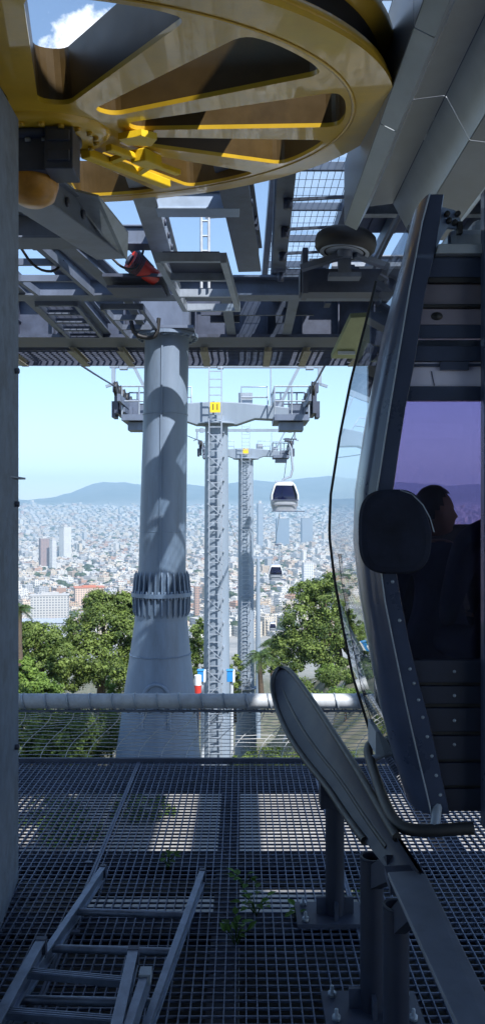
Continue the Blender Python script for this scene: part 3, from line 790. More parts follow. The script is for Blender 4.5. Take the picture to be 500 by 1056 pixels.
# cable: haul rope each side
def rope(label, pts, r=.025):
    P = []
    for a, c in zip(pts, pts[1:]):
        a = Vector(a); c = Vector(c); L = (c - a).length
        for i in range(12):
            s_ = i / 12; q = a.lerp(c, s_); q.z -= 4 * (L * .006) * s_ * (1 - s_); P.append(q)
    P.append(Vector(pts[-1])); m = MB(); m.tube(P, r, 6)
    tag(m.build('haul_cable', STEEL_D), label, 'cable')
rope('steel haul cable over the right sheaves down to the hanging cabins', [(2.1, 7.5, 4.1), (2.52, 28, 4.5), (2.55, 32, 4.44), (3.7, 60, 5.53), (3.75, 64, 5.35), (6.6, 168, -9.2), (6.7, 172, -9.6), (12, 420, -62)], .032)
rope('steel haul cable rising over the left sheaves', [(-3.9, 8, 3.2), (-4.52, 28, 4.5), (-4.52, 32, 4.44), (-3.2, 60, 5.5), (-3.2, 64, 5.3), (.1, 168, -9.2), (.1, 172, -9.6), (6, 420, -62)], .032)

def gondola(label, px, pyc, Y, top):
    c = at(px, pyc, Y); t = thing('hanging_cabin', label, 'cable car cabin', c, 'cabins hanging on the line')
    w, h, d = 1.0, 2.2, .95
    prof = [(-1.0, .86), (-.55, 1.0), (.1, .98), (.72, .78), (1.0, .62)]       # z, half width
    def body(z0, z1, inset=0.0, steps=6):
        m = MB(); rings = []
        for i in range(steps + 1):
            z = z0 + (z1 - z0) * i / steps; q = lerp_tab(prof, z) - inset; ring = []
            for k in range(24):
                a = 2 * math.pi * k / 24; x = math.copysign(abs(math.cos(a)) ** .45, math.cos(a)); y = math.copysign(abs(math.sin(a)) ** .45, math.sin(a)); ring.append(Vector((c.x + x * q, c.y + y * q * .92, c.z + z)))
            rings.append(ring)
        vs = [v for r_ in rings for v in r_]; fs = []
        for i in range(steps):
            for k in range(24): fs.append((i * 24 + k, i * 24 + (k + 1) % 24, (i + 1) * 24 + (k + 1) % 24, (i + 1) * 24 + k))
        m.add(vs, fs, True); m.add(rings[0], [tuple(range(24))[::-1]]); m.add(rings[-1], [tuple(range(24))]); return m
    lo = body(-1.05, -.25); lo.build('lower_body', mat('gondola_body', (.34, .36, .40), .4, 0, .08, 3), t)
    body(-.25, .80, .015).build('windows', FARGLASS, t)
    body(.80, 1.04, -.02, 2).build('roof', mat('gondola_trim', (.52, .54, .57), .4, 0, .08, 3), t)
    m = MB()
    for sx_ in (-1, 1):
        for sy_ in (-1, 1):
            pts = [(c.x + sx_ * (q - .04), c.y + sy_ * (q * .92 - .04), c.z + z) for z, q in [(-.3, .99), (.1, .98), (.72, .78), (.9, .68)]]; m.tube(pts, .07, 6)
    m.build('corner_frame', mat('gondola_trim', ()), t)
    m = MB(); m.box((c.x, c.y - .93, c.z - .28), (1.9, .06, .10)); m.box((c.x, c.y - .93, c.z - .62), (1.75, .04, .03)); m.box((c.x + .25, c.y, c.z - 1.09), (2.3, 1.9, .06))
    m.build('bumper_strip', STEEL_D, t)
    m = MB(); hgt = top
    m.tube([(c.x - .2, c.y, c.z + 1.0), (c.x - .1, c.y, c.z + 1.25), (c.x + .45, c.y, c.z + 1.45), (c.x + .62, c.y, c.z + 2.0), (c.x + .5, c.y, c.z + hgt - .6), (c.x + .25, c.y, c.z + hgt)], [.08, .09, .09, .09, .08, .06], 8)
    m.bar((c.x - .7, c.y, c.z + 1.12), (c.x + .7, c.y, c.z + 1.12), .14, .1)
    m.build('hanger_arm', STEEL_L, t)
    m = MB(); m.box((c.x + .2, c.y, c.z + hgt + .05), (.35, .8, .22)); m.tube([(c.x - .1, c.y - .2, c.z + hgt + .1), (c.x + .9, c.y - .2, c.z + hgt + .1)], .05, 6); m.build('cable_grip', STEEL_D, t)
    for i, sx_ in enumerate((-.35, .3)):
        m = MB(); m.lathe((c.x + sx_, c.y + .2, c.z + .42), [(0, -.14), (.14, -.12), (.2, 0), (.12, .14), (0, .2)], 10); m.build('passenger_seatback', GREYP, t) if False else None
gondola('grey and white hanging cabin nearest on the line, level with the hills', 293, 512, 57, 4.1)
gondola('middle hanging cabin over the city, smaller and darker', 284, 590, 112, 3.9)
gondola('farthest tiny hanging cabin beside the big pine crown', 281, 646, 215, 3.9)
# control boxes on posts at the pylon foot
for (px, lab) in ((207, 'blue and white control box on post left of nearest pylon'), (237, 'blue and white control box on post right of nearest pylon')):
    Y = 26; p = at(px, 697, Y); t = thing('control_box', lab, 'control box', (p.x, Y, -9.5), 'control boxes by the pylon')
    m = MB(); m.box(p, (.20, .24, .36)); m.box(p + Vector((0, 0, .195)), (.24, .28, .03)); m.build('housing', BLUE, t, bevel=.02)
    m = MB(); m.box(p + Vector((.135, 0, 0)), (.07, .26, .38)); m.build('side_cover', WHITE, t)
    m = MB(); m.tube([(p.x + .06, Y, p.z - .2), (p.x + .06, Y, -9.6)], .06, 8); m.build('post', GALV, t)
p = at(204, 707, 24); t = thing('marker_post', 'short red and white marker post left of the control box', 'marker post', (p.x, 24, -8.6))
m = MB(); m.tube([(p.x, 24, p.z + .02), (p.x, 24, p.z - .55)], .11, 12); m.build('red_band', RED, t)
m = MB(); m.tube([(p.x, 24, p.z - .54), (p.x, 24, -8.8)], .04, 8); m.build('stem', STEEL, t)
m = MB(); m.tube([(p.x, 24, p.z + .32), (p.x, 24, p.z + .02)], .112, 12); m.build('white_band', WHITE, t)

# ================================================================== STATION STEELWORK OVERHEAD
st = thing('station_steelwork', 'dark steel frame of beams and walkways overhead carried by the flanged column', 'steel frame', (-1.35, 14, 3.2))
def part(name, m, mt, parent=None, bevel=0): return m.build(name, mt, parent or st, bevel)
# near and far cross beams
m = MB(); m.ibeam((-4.6, 11.65, 3.36), (2.6, 11.65, 3.36), .34, .30, .03); part('cross_beam', m, STEEL)
m = MB(); m.box((-1.2, 14.55, 3.60), (9.2, .5, .72)); m.box((-1.2, 14.5, 3.20), (9.3, .85, .06)); m.box((-1.2, 14.5, 3.99), (9.3, .85, .06))
for i in range(14): m.box((-5.4 + .65 * i, 14.21, 3.6), (.025, .16, .7))
part('cross_beam', m, STEEL_D)
m = MB(); m.box((-1.37, 14.0, 3.52), (.85, .52, .62)); m.box((-1.37, 13.9, 3.22), (1.05, .9, .05)); part('column_head', m, STEEL)
# far walkway: grating underside on brackets, beyond the far beam
m = MB()
for i in range(60): m.box((-5.2 + .135 * i, 15.75, 3.24), (.035, 1.5, .03))
for i in range(11): m.box((-1.2, 15.05 + .15 * i, 3.21), (8.3, .02, .03))
part('walkway_grating', m, STEEL_D)
for x in (-4.6, -3.3, -2.35, -.75, .5, 1.25, 2.3):
    m = MB(); m.ibeam((x, 14.96, 3.15), (x, 16.5, 3.15), .14, .12, .02); part('walkway_bracket', m, mat('primed_bracket', (.30, .29, .25), .6, 0, .2, 5, dirt=.4))
m = MB(); m.box((-1.0, 16.55, 3.2), (8.6, .05, .16)); part('toe_board', m, STEEL_D)
# longitudinal members on the left
for a, b2, w, h in (((-2.62, 8.2, 3.32), (-2.25, 11.45, 3.36), .14, .22), ((-2.2, 9.0, 3.3), (-1.85, 11.45, 3.36), .2, .2), ((-3.3, 9.2, 3.34), (-3.25, 14.2, 3.36), .15, .22), ((-1.75, 11.85, 3.34), (-1.75, 14.1, 3.34), .14, .22),
                    ((-2.5, 11.85, 3.34), (-2.45, 14.1, 3.34), .14, .22), ((-.25, 11.85, 3.34), (-.2, 14.1, 3.34), .16, .24), ((.78, 11.85, 3.34), (.8, 14.1, 3.34), .16, .24)):
    m = MB(); m.ibeam(a, b2, w, h, .022); part('side_beam', m, STEEL)
def frame(name, x0, x1, y0, y1, z, n, mt=STEEL, grate=0.0, skew=0.0, w=.06, h=.10):
    m = MB(); A = lambda x, y: Vector((x + skew * (y - y0), y, z))
    m.bar(A(x0, y0), A(x0, y1), w, h); m.bar(A(x1, y0), A(x1, y1), w, h)
    for i in range(n + 1):
        y = y0 + (y1 - y0) * i / n; m.bar(A(x0 + w / 2, y), A(x1 - w / 2, y), w * .8, h * .85)
    o = part(name, m, mt)
    if grate:
        g_ = MB(); y = y0 + .04
        while y < y0 + (y1 - y0) * grate: g_.bar(A(x0 + .05, y) + Vector((0, 0, .07)), A(x1 - .05, y) + Vector((0, 0, .07)), .012, .03); y += .05
        x = x0 + .08
        while x < x1 - .05: g_.bar(A(x, y0) + Vector((0, 0, .066)), A(x, y0 + (y1 - y0) * grate) + Vector((0, 0, .066)), .006, .02); x += .11
        part('frame_grating', g_, STEEL_D, o)
    return o
frame('open_frame', -3.25, -2.45, 9.3, 11.4, 3.22, 3, skew=.12)
frame('open_frame', -2.15, -1.55, 11.9, 13.9, 3.15, 3, skew=.06)
frame('open_frame', -3.15, -2.55, 11.9, 14.1, 3.2, 4, grate=1.0)
frame('open_frame', -.98, -.22, 9.0, 11.2, 2.95, 3, mt=STEEL_L, grate=.5, skew=.07, w=.07, h=.12)
m = MB(); m.box((-.56, 9.6, 3.02), (.62, .75, .05)); part('drip_tray', m, STEEL_D)
m = MB(); m.box((.25, 13.1, 3.62), (1.9, .06, .6)); m.box((-.45, 12.5, 3.5), (.9, .06, .45)); each(m, 'web_panel', STEEL_D, st)
m = MB(); m.box((-.3, 13.3, 3.55), (.5, .06, .6)); each(m, 'web_panel', STEEL_D, st)
m = MB()
for i in range(5): m.bar((-1.72, 9.9 + i * .16, 2.86 + i * .02), (-1.02, 9.9 + i * .16, 2.86 + i * .02), .12, .03)
m.box((-1.37, 10.2, 2.98), (.78, .9, .04)); part('louvre_tray', m, STEEL_D)
# inclined beams below the wheel
def boxbeam(name, a, b2, w, h, mt, holes=0, parent=None):
    m = MB(); m.bar(a, b2, w, h); a = Vector(a); b2 = Vector(b2); d = (b2 - a).normalized(); x = d.cross(Vector((0, 0, 1))).normalized(); z = x.cross(d)
    m.bar(a + z * (h / 2 + .01), b2 + z * (h / 2 + .01), w * 1.35, .025); m.bar(a - z * (h / 2 + .01), b2 - z * (h / 2 + .01), w * 1.25, .025)
    o = part(name, m, mt, parent, .008)
    if holes:
        g_ = MB(); L = (b2 - a).length
        for i in range(holes):
            for sg in (1, -1):
                c = a + d * L * (.2 + .6 * i / max(1, holes - 1)) + x * sg * (w / 2 + .004); g_.lathe(c, [(0, 0), (.04, 0), (.04, .02), (0, .02)], 10, Matrix((d, z, x * sg)).transposed())
        part('bolts', g_, STEEL_D, o)
    return o
boxbeam('wheel_support_beam', (-1.75, 5.7, 2.52), (-1.40, 8.3, 2.84), .27, .22, STEEL, 5)
boxbeam('wheel_support_beam', (-1.05, 7.3, 3.52), (-1.02, 11.3, 3.42), .20, .28, STEEL_L, 7)
boxbeam('wheel_cross_beam', (-2.9, 8.35, 3.02), (-1.5, 8.35, 3.02), .3, .22, STEEL)
boxbeam('wheel_cross_beam', (-2.7, 9.9, 3.5), (-1.0, 9.9, 3.5), .2, .2, STEEL)
boxbeam('upper_cross_beam', (-.95, 8.6, 3.42), (-.03, 8.6, 3.42), .2, .17, LTBLUE)
m = MB(); m.prism([(-1.52, 6.7, 2.79), (-1.25, 6.75, 2.74), (-1.13, 7.7, 2.76), (-1.2, 8.1, 2.62), (-1.34, 7.4, 2.64)], (0, 0, .02)); part('gusset_plate', m, STEEL_L)
boxbeam('main_beam', (-.28, 5.3, 3.55), (.10, 10.6, 3.45), .25, .30, STEEL, 5)
boxbeam('edge_beam', (.44, 7.6, 3.6), (.60, 14.2, 3.75), .16, .26, STEEL, 0)
for yy in (8.6, 9.5, 10.4, 11.3):
    m = MB(); m.lathe((.50 + (yy - 8.6) * .02, yy, 3.42), [(0, -.06), (.05, -.06), (.05, .06), (0, .06)], 8); m.bar((.5, yy, 3.46), (1.3, yy, 3.5), .03, .03); part('lamp_rail_bracket', m, STEEL_D)
m = MB(); m.tube([(-.55, 10.4, 3.0), (-.55, 10.4, 4.0)], .02, 6); m.tube([(-.45, 10.4, 3.0), (-.45, 10.4, 4.0)], .02, 6)
for i in range(5): m.tube([(-.55, 10.4, 3.1 + .2 * i), (-.45, 10.4, 3.1 + .2 * i)], .015, 6)
m.tube([(-.5, 10.4, 3.95), (.05, 10.4, 3.98)], .02, 6); part('access_ladder', m, GALV)
m = MB(); m.box((.08, 9.6, 3.62), (.2, .25, .2)); m.box((.02, 9.6, 3.5), (.36, .16, .08)); part('clamp', m, STEEL_D)
# cables and pipes hung from the frame
def sag(name, pts, r, mt=BLACK, par=None):
    m = MB(); m.tube(chaikin([Vector(p) for p in pts], 2, False), r, 6); part(name, m, mt, par)
sag('hose', [(-1.9, 13.2, 3.3), (-1.85, 13.2, 3.02), (-1.6, 13.2, 2.95), (-1.45, 13.2, 3.0), (-1.42, 13.2, 3.3)], .035)
sag('hose', [(-2.75, 9.5, 3.3), (-2.6, 9.7, 3.05), (-2.4, 9.9, 3.05), (-2.35, 10.2, 3.3)], .018)
sag('hose', [(-1.6, 9.4, 3.1), (-1.45, 9.4, 2.95), (-1.3, 9.6, 3.0), (-1.25, 9.8, 3.3)], .015)
m = MB(); rr = random.Random(4)
for i in range(26):
    x = rr.uniform(.55, 1.75); y = rr.uniform(11.7, 13.2); m.box((x, y, 3.56 + rr.uniform(0, .25)), (rr.uniform(.04, .25), rr.uniform(.05, .3), rr.uniform(.05, .16)))
each(m, 'roller_gear', STEEL_D, st)
m = MB()
for i in range(6):
    x = rr.uniform(-3.3, -2.3); y = rr.uniform(9.2, 12.5); m.box((x, y, 3.5 + rr.uniform(0, .25)), (rr.uniform(.05, .3), rr.uniform(.05, .3), rr.uniform(.05, .2)))
each(m, 'roller_gear', STEEL_D, st)

# drive motor with red cowl
t = thing('red_motor', 'red motor hanging among the beams above the column', 'motor', (-1.25, 9.7, 3.0))
a = at(134, 268, 9.7); b2 = at(162, 288, 9.9); dn = (b2 - a).normalized(); xx = dn.cross(Vector((0, 1, 0))).normalized(); yy_ = dn.cross(xx)
MM = Matrix((xx, yy_, dn)).transposed() * .78
m = MB(); m.lathe(a, [(.0, .02), (.10, .02), (.16, 0), (.16, .22), (.13, .30), (.13, .52), (.05, .56), (0, .56)], 24, MM); m.build('cowl', RED, t)
m = MB()
for i in range(6): m.lathe(a, [(.165, .03 + i * .03), (.18, .03 + i * .03), (.18, .045 + i * .03), (.165, .045 + i * .03)], 24, MM, closed=True)
m.lathe(a, [(0, -.03), (.09, -.03), (.09, .02), (0, .02)], 16, MM); m.build('cooling_fins', STEEL_D, t)
m = MB(); m.bar(a + dn * .3 + Vector((0, .05, .10)), a + dn * .3 + Vector((-.25, .3, .42)), .12, .05); m.bar(a + dn * .1 + Vector((-.1, .05, .12)), a + dn * .55 + Vector((-.1, .05, .12)), .1, .03); m.build('mount', STEEL_D, t)
# conveyor tyre wheel
t = thing('conveyor_wheel', 'black rubber tyred conveyor wheel lying flat under the roof', 'wheel', at(356, 250, 8.2))
c = at(356, 251, 8.2); M3 = Matrix.Rotation(R(6), 3, 'Y')
m = MB(); m.lathe(c, [(.2, .10), (.27, .10), (.315, .06), (.325, .0), (.315, -.06), (.27, -.10), (.2, -.10)], 36, M3, closed=True); m.build('tyre', BLACK, t)
m = MB(); m.lathe(c, [(.10, -.085), (.26, -.105), (.26, -.09), (.20, -.04), (.2, .05), (.06, .05), (.06, -.085)], 36, M3, closed=True); m.build('rim', STEEL_L, t)
m = MB(); m.lathe(c, [(0, -.14), (.07, -.14), (.09, -.07), (.09, .1), (0, .1)], 20, M3); m.box(c + Vector((.0, .1, -.2)), (.13, .12, .2)); m.box(c + Vector((0, .1, -.32)), (.34, .16, .05)); m.bar(c + Vector((-.45, .2, -.2)), c + Vector((.05, 0, -.1)), .09, .06); m.bar(c + Vector((.1, 0, -.12)), c + Vector((.5, .3, -.15)), .07, .06)
m.build('axle_bracket', STEEL, t)
m = MB(); m.box(c + Vector((.1, .5, -.28)), (1.1, .25, .26)); m.box(c + Vector((-.4, .42, -.2)), (.06, .3, .5)); m.build('carrier', STEEL_D, t)

# olive end panel
t = thing('olive_panel', 'olive green sloping cover panel under the steelwork beside the cabin', 'panel', at(365, 350, 12.5))
pl = [at(341, 370, 12.9), at(372, 370, 12.9), at(394, 326, 12.1), at(361, 328, 12.1)]
m = MB(); m.prism(pl, (0, .05, .09)); m.build('cover', OLIVE, t, bevel=.01)
m = MB(); c = at(357, 364, 12.72); m.bar(c + Vector((-.14, 0, 0)), c + Vector((.14, 0, 0)), .06, .05); m.bar(c + Vector((-.12, -.035, 0)), c + Vector((.12, -.035, 0)), .01, .02); m.build('handle_slot', SOFFIT, t)

# roof: unseen slab added overhead to shade the platform, glazed bay ahead, dark panels to the right
rf = thing('station_roof', 'station roof of wired glass panels and dark blue sheets on the upper right', 'roof', (0, 3, 4.8))
m = MB(); m.box((-2.65, -2.25, 5.0), (11.7, 11.5, .3)); m.box((5.854, -2.8, 5.0), (5.3, 10.4, .3)); part('unseen_shade_slab', m, STEEL_D, rf)
m = MB(); m.box((0, -8.2, .1), (17, .3, 9.4)); part('unseen_shade_wall', m, CONCRETE, rf)  # unseen wall added behind the camera to cut sky light
ry0, ry1 = 6.2, 18.5
for i in range(9):
    y0 = ry0 + i * 1.35
    m = MB(); m.box((.98, y0 + .66, 4.66), (1.02, 1.28, .02)); part('glass_panel', m, GLAZE, rf)
m = MB()
for i in range(11): m.bar((.5 + i * .095, ry0, 4.63), (.5 + i * .095, ry1, 4.63), .007, .008)
y = ry0
while y < ry1: m.bar((.46, y, 4.624), (1.49, y, 4.624), .006, .006); y += .27
part('wire_mesh', m, STEEL_D, rf)
for i in range(10):
    y = ry0 + i * 1.35; m = MB(); m.bar((.42, y, 4.56), (1.5, y, 4.56), .06, .1); part('glazing_bar', m, STEEL, rf)
for x, w in ((.42, .1), (1.52, .1), (2.35, .12)):
    m = MB(); m.bar((x, ry0, 4.55), (x, ry1, 4.55), w, .2); part('purlin', m, STEEL, rf)
m = MB(); m.box((2.6, 9.6, 4.72), (2.1, 6.9, .05))
for i in range(9): m.bar((1.62 + .23 * i, ry0, 4.68), (1.62 + .23 * i, 13, 4.68), .02, .03)
part('blue_sheet', m, BLUEP, rf)
for i in range(5):
    y = 6.6 + i * 2.4; m = MB(); m.ibeam((1.58, y, 4.45), (3.6, y, 4.45), .14, .2, .02); part('rafter', m, STEEL_L, rf)
m = MB(); m.bar((2.0, 6.6, 4.42), (1.62, 13, 4.42), .1, .16); part('diagonal_brace', m, SOFFIT, rf)
m = MB(); m.box((3.66, 11, 3.9), (.08, 15, 1.9)); part('side_fascia', m, STEEL_D, rf)

# soffit cladding above the cabin
sf = thing('soffit_cladding', 'grey metal soffit of long folded panels above the near cabin', 'soffit', (1.5, 6, 2.7))
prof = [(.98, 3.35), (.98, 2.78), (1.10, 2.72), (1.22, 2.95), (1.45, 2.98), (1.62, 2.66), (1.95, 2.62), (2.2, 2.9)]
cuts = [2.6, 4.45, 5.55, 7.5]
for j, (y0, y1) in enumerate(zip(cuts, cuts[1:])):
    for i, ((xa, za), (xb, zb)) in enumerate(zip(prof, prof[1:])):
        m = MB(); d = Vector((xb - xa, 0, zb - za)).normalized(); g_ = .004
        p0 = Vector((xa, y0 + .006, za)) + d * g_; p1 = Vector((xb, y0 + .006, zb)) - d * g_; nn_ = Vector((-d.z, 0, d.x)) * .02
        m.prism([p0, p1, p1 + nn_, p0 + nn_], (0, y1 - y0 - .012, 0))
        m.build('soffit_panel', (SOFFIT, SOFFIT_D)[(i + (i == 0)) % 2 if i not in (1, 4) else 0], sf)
# ================================================================== BULLWHEEL
f_ = Vector((-.04, -.2, 1)).normalized(); HUB = Vector(at(38, 138, 5.8)); ex = Vector((1, 0, .04)).normalized(); ey = f_.cross(ex)
MW = Matrix(((ex.x, ey.x, f_.x, HUB.x), (ex.y, ey.y, f_.y, HUB.y), (ex.z, ey.z, f_.z, HUB.z), (0, 0, 0, 1))); M3 = MW.to_3x3()
bw = thing('bullwheel', 'huge yellow spoked bullwheel overhead', 'bullwheel', HUB)
RW = 2.62
outline = [(RW * math.cos(2 * math.pi * i / 160), RW * math.sin(2 * math.pi * i / 160)) for i in range(160)]
def slot(ca_, hw=.13, r0=.72, r1=2.29, half=R(15)):
    pts = []
    def edge(sg, r):          # line parallel to the neighbouring spoke axis
        th = math.asin(min(.95, (.045 + .060 * r) / r)); a = ca_ + sg * (half - th); return Vector((r * math.cos(a), r * math.sin(a)))
    for r in (r0, .9, 1.3, 1.7, 2.05, r1 - .03): pts.append(edge(1, r))
    a1 = ca_ + half - math.asin(.045 / r1 + .06); a0 = ca_ - half + math.asin(.045 / r1 + .06)
    for k in range(1, 5): a = a1 + (a0 - a1) * k / 5; pts.append(Vector((r1 * math.cos(a), r1 * math.sin(a))))
    for r in (r1 - .03, 2.05, 1.7, 1.3, .9, r0): pts.append(edge(-1, r))
    return [tuple(p) for p in chaikin(pts, 2)]
slots = [slot(R(-67 + 30 * k)) for k in range(12)]
plate('spoked_disc', outline, slots, .03, MW, YELLOW, bw)
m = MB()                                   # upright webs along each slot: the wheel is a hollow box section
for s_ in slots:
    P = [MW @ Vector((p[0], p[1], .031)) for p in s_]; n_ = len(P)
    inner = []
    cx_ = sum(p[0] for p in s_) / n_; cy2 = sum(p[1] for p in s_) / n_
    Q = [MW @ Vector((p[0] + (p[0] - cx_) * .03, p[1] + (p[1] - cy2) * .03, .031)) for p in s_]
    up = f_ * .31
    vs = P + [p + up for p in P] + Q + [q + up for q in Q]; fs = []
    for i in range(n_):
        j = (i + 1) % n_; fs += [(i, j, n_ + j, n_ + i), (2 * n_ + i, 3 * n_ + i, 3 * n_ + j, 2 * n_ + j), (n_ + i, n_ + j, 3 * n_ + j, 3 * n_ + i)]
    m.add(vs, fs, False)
m.build('web', mat('shaded_yellow_web', (.075, .045, .012), .4, 0, .3, 3, .04, dirt=.5), bw)  # yellow web sides, their shade painted in as dark brown
m = MB(); m.lathe(HUB, [(2.40, .031), (2.60, .031), (2.60, .09), (2.50, .13), (2.44, .17), (2.44, .24), (2.5, .28), (2.62, .30), (2.62, .36), (2.40, .36)], 128, M3, closed=True); m.build('rim_flange', YELLOW, bw)
m = MB(); m.lathe(HUB, [(2.435, .13), (2.52, .13), (2.47, .2), (2.52, .27), (2.435, .27)], 128, M3, closed=True); m.build('rubber_liner', BLACK, bw)
m = MB(); m.lathe(HUB, [(.0, -.04), (.5, -.04), (.55, 0), (.55, .33), (0, .33)], 48, M3); m.build('hub', YELLOW, bw)
m = MB()
for i in range(20):
    a = 2 * math.pi * i / 20; m.lathe(HUB + M3 @ Vector((.44 * math.cos(a), .44 * math.sin(a), -.065)), [(0, 0), (.022, 0), (.022, .03), (0, .03)], 6, M3)
each(m, 'hub_bolt', YELLOW, bw)
m = MB(); m.lathe(HUB, [(2.33, -.004), (2.345, -.008), (2.36, -.004)], 160, M3, closed=True); m.build('weld_seam', YELLOW, bw)
gx = thing('wheel_gearbox', 'dark gearbox with amber domed cap under the bullwheel hub', 'gearbox', HUB - f_ * .05)
m = MB(); m.lathe(HUB, [(.0, -.10), (.30, -.10), (.33, -.08), (.33, -.045), (0, -.045)], 40, M3)
m.lathe(HUB, [(0, -.32), (.20, -.32), (.24, -.10), (0, -.10)], 32, M3); m.build('housing', STEEL_D, gx)
m = MB()
for i in range(16):
    a = 2 * math.pi * i / 16; m.lathe(HUB + M3 @ Vector((.285 * math.cos(a), .285 * math.sin(a), -.125)), [(0, 0), (.022, 0), (.022, .025), (0, .025)], 6, M3)
each(m, 'bolt', STEEL_L, gx)
m = MB(); q = at(34, 188, 5.75); m.lathe(q, [(.0, -.17), (.09, -.165), (.16, -.12), (.19, -.02), (.19, .10), (.16, .13), (0, .13)], 32); m.build('amber_cap', AMBER, gx)
m = MB(); q = at(65, 160, 5.6); m.box(q, (.20, .25, .30)); m.box(q + Vector((-.2, 0, .0)), (.24, .1, .26)); m.box(q + Vector((0, -.135, .08)), (.16, .02, .08)); m.box(q + Vector((0, -.135, -.06)), (.16, .02, .08)); m.build('side_box', STEEL_D, gx, bevel=.008)
m = MB(); m.tube([at(28, 148, 5.75), at(30, 170, 5.75)], .10, 16); m.build('drive_shaft', YELLOW, gx)
# bright yellow bars added as sunlit patches under the wheel
t = thing('sunlit_patch_bars', 'bright yellow bars painting sunlit patches under the near left part of bullwheel', 'bracket', at(130, 165, 6.9))
def uw(px, py, dz=-.07):
    d = Vector(((px - 250) / F, 1, (528 - py) / F)); nw = Vector((-.04, -.2, 1)); k = (nw.dot(HUB) + dz) / nw.dot(d); return d * k
m = MB(); A = uw(88, 158); B = uw(172, 190); m.bar(A, B, .09, .07); m.build('rail', YELLOW_B, t, bevel=.01)
m = MB(); A2 = uw(112, 152); B2 = uw(184, 178); m.bar(A2, B2, .06, .05); m.build('rail', YELLOW_B, t, bevel=.01)
m = MB(); m.prism([uw(122, 144), uw(132, 150), uw(156, 151), uw(162, 144), uw(146, 140)], (0, 0, .05)); m.build('patch_block', YELLOW_B, t)
m = MB(); m.bar(uw(142, 160), uw(160, 168), .14, .10); m.build('patch_bar', YELLOW_B, t, bevel=.01)
for s_ in (.25, .6):
    m = MB(); m.bar(A.lerp(B, s_), A2.lerp(B2, s_), .05, .04); m.build('patch_tie', YELLOW_B, t)
# ================================================================== DECK, PILLAR, RAILING
ZD = -2.4
pl_ = thing('concrete_pillar', 'square grey concrete pillar at the left edge rising under the bullwheel', 'pillar', (-1.85, 4.5, ZD))
top = lambda x, y: 1.729 + .2 * y + .04 * x - .10
q = [(-1.345, 4.05), (-1.466, 5.1), (-2.35, 5.15), (-2.3, 4.05)]
m = MB(); vs = [(x, y, ZD - .1) for x, y in q] + [(x, y, top(x, y)) for x, y in q]
m.add(vs, [(3, 2, 1, 0), (4, 5, 6, 7)] + [(i, (i + 1) % 4, 4 + (i + 1) % 4, 4 + i) for i in range(4)]); m.build('shaft', CONCRETE, pl_, bevel=.02)
m = MB()
for z in (-1.5, .05, .9):
    for y in (4.95,): m.lathe((-1.452, y, z), [(0, -.03), (.018, -.03), (.018, .03), (0, .03)], 8, Matrix(((0, 0, 1), (0, 1, 0), (1, 0, 0))))
m.build('anchor_bolts', STEEL_D, pl_)
m = MB(); m.box((-1.86, 4.58, .22), (.86, 1.09, .012)) ; m.build('joint_strip', STEEL_D, pl_)

dk = thing('grating_deck', 'dark open steel grating deck with support beams', 'deck', (0, 4.8, ZD))
m = MB(); x = -3.6
while x < 3.9: m.box((x, 4.6, ZD - .016), (.006, 5.70, .032)); x += .054
part('bearing_bars', m, GRATE, dk)
m = MB(); y = 1.78
while y < 7.44: m.box((.15, y, ZD - .009), (7.5, .007, .012)); y += .060
part('cross_rods', m, GRATE, dk)
for yy, w in ((7.22, .42), (5.46, .12), (4.62, .12), (3.4, .16)):
    m = MB(); m.box((.15, yy, ZD - .105), (7.6, w, .09)); m.box((.15, yy, ZD - .055), (7.6, w + .1, .02)); part('cross_joist', m, STEEL_D, dk)
for xx, w in ((-.10, .16), (-2.2, .14), (1.55, .14)):
    m = MB(); m.box((xx, 4.6, ZD - .13), (w, 5.6, .16)); part('long_joist', m, STEEL_D, dk)
for a, b2 in (((-2.4, 3.9), (-1.3, 5.0)),):
    m = MB(); m.bar((a[0], a[1], ZD - .05), (b2[0], b2[1], ZD - .05), .06, .05); part('edge_angle', m, STEEL, dk)
for xx in (-3.2, 2.9):
    m = MB(); m.box((xx, 7.15, (ZD - .35 - 4.5) / 2), (.14, .14, 4.5 + ZD - .35)); part('post', m, STEEL_D, dk)
for xx in (-2.85, -1.0, .66, 2.5):
    m = MB(); m.box((xx, 4.6, ZD - .010), (.012, 5.70, .026)); m.box((xx + .016, 4.6, ZD - .010), (.012, 5.70, .026)); part('panel_edge', m, GRATE, dk)
m = MB(); rr = random.Random(12)
for xx in (-2.85, -1.0, .66, 2.5):
    for yy in (2.6, 3.55, 4.5, 5.4, 6.3):
        m.box((xx + rr.choice((-.05, .05)), yy + rr.uniform(-.1, .1), ZD + .004), (.045, .03, .006))
each(m, 'panel_clip', GRATE, dk)
# black sheets under the near deck, standing in for shaded ground
m = MB(); zt_ = ZD - .43
for xa, xb, ya, yb in ((-.02, 3.6, 1.8, 5.38), (-.02, 3.6, 5.84, 6.36), (-3.5, -.18, 1.8, 5.45), (-3.5, -.18, 5.74, 6.36), (-3.5, -1.15, 5.452, 5.738), (.95, 3.6, 5.382, 5.838)): m.box(((xa + xb) / 2, (ya + yb) / 2, zt_), (xb - xa, yb - ya, .03))
each(m, 'under_shade_sheet', BLACK, dk); m = MB()

# ground-level retaining wall in the shade beneath
wl = MB(); wl.box((0, 1.5, -3.5), (30, .3, 2.0)); tag(wl.build('retaining_wall', CONCRETE), 'grey concrete wall under the near end of the deck', 'wall')

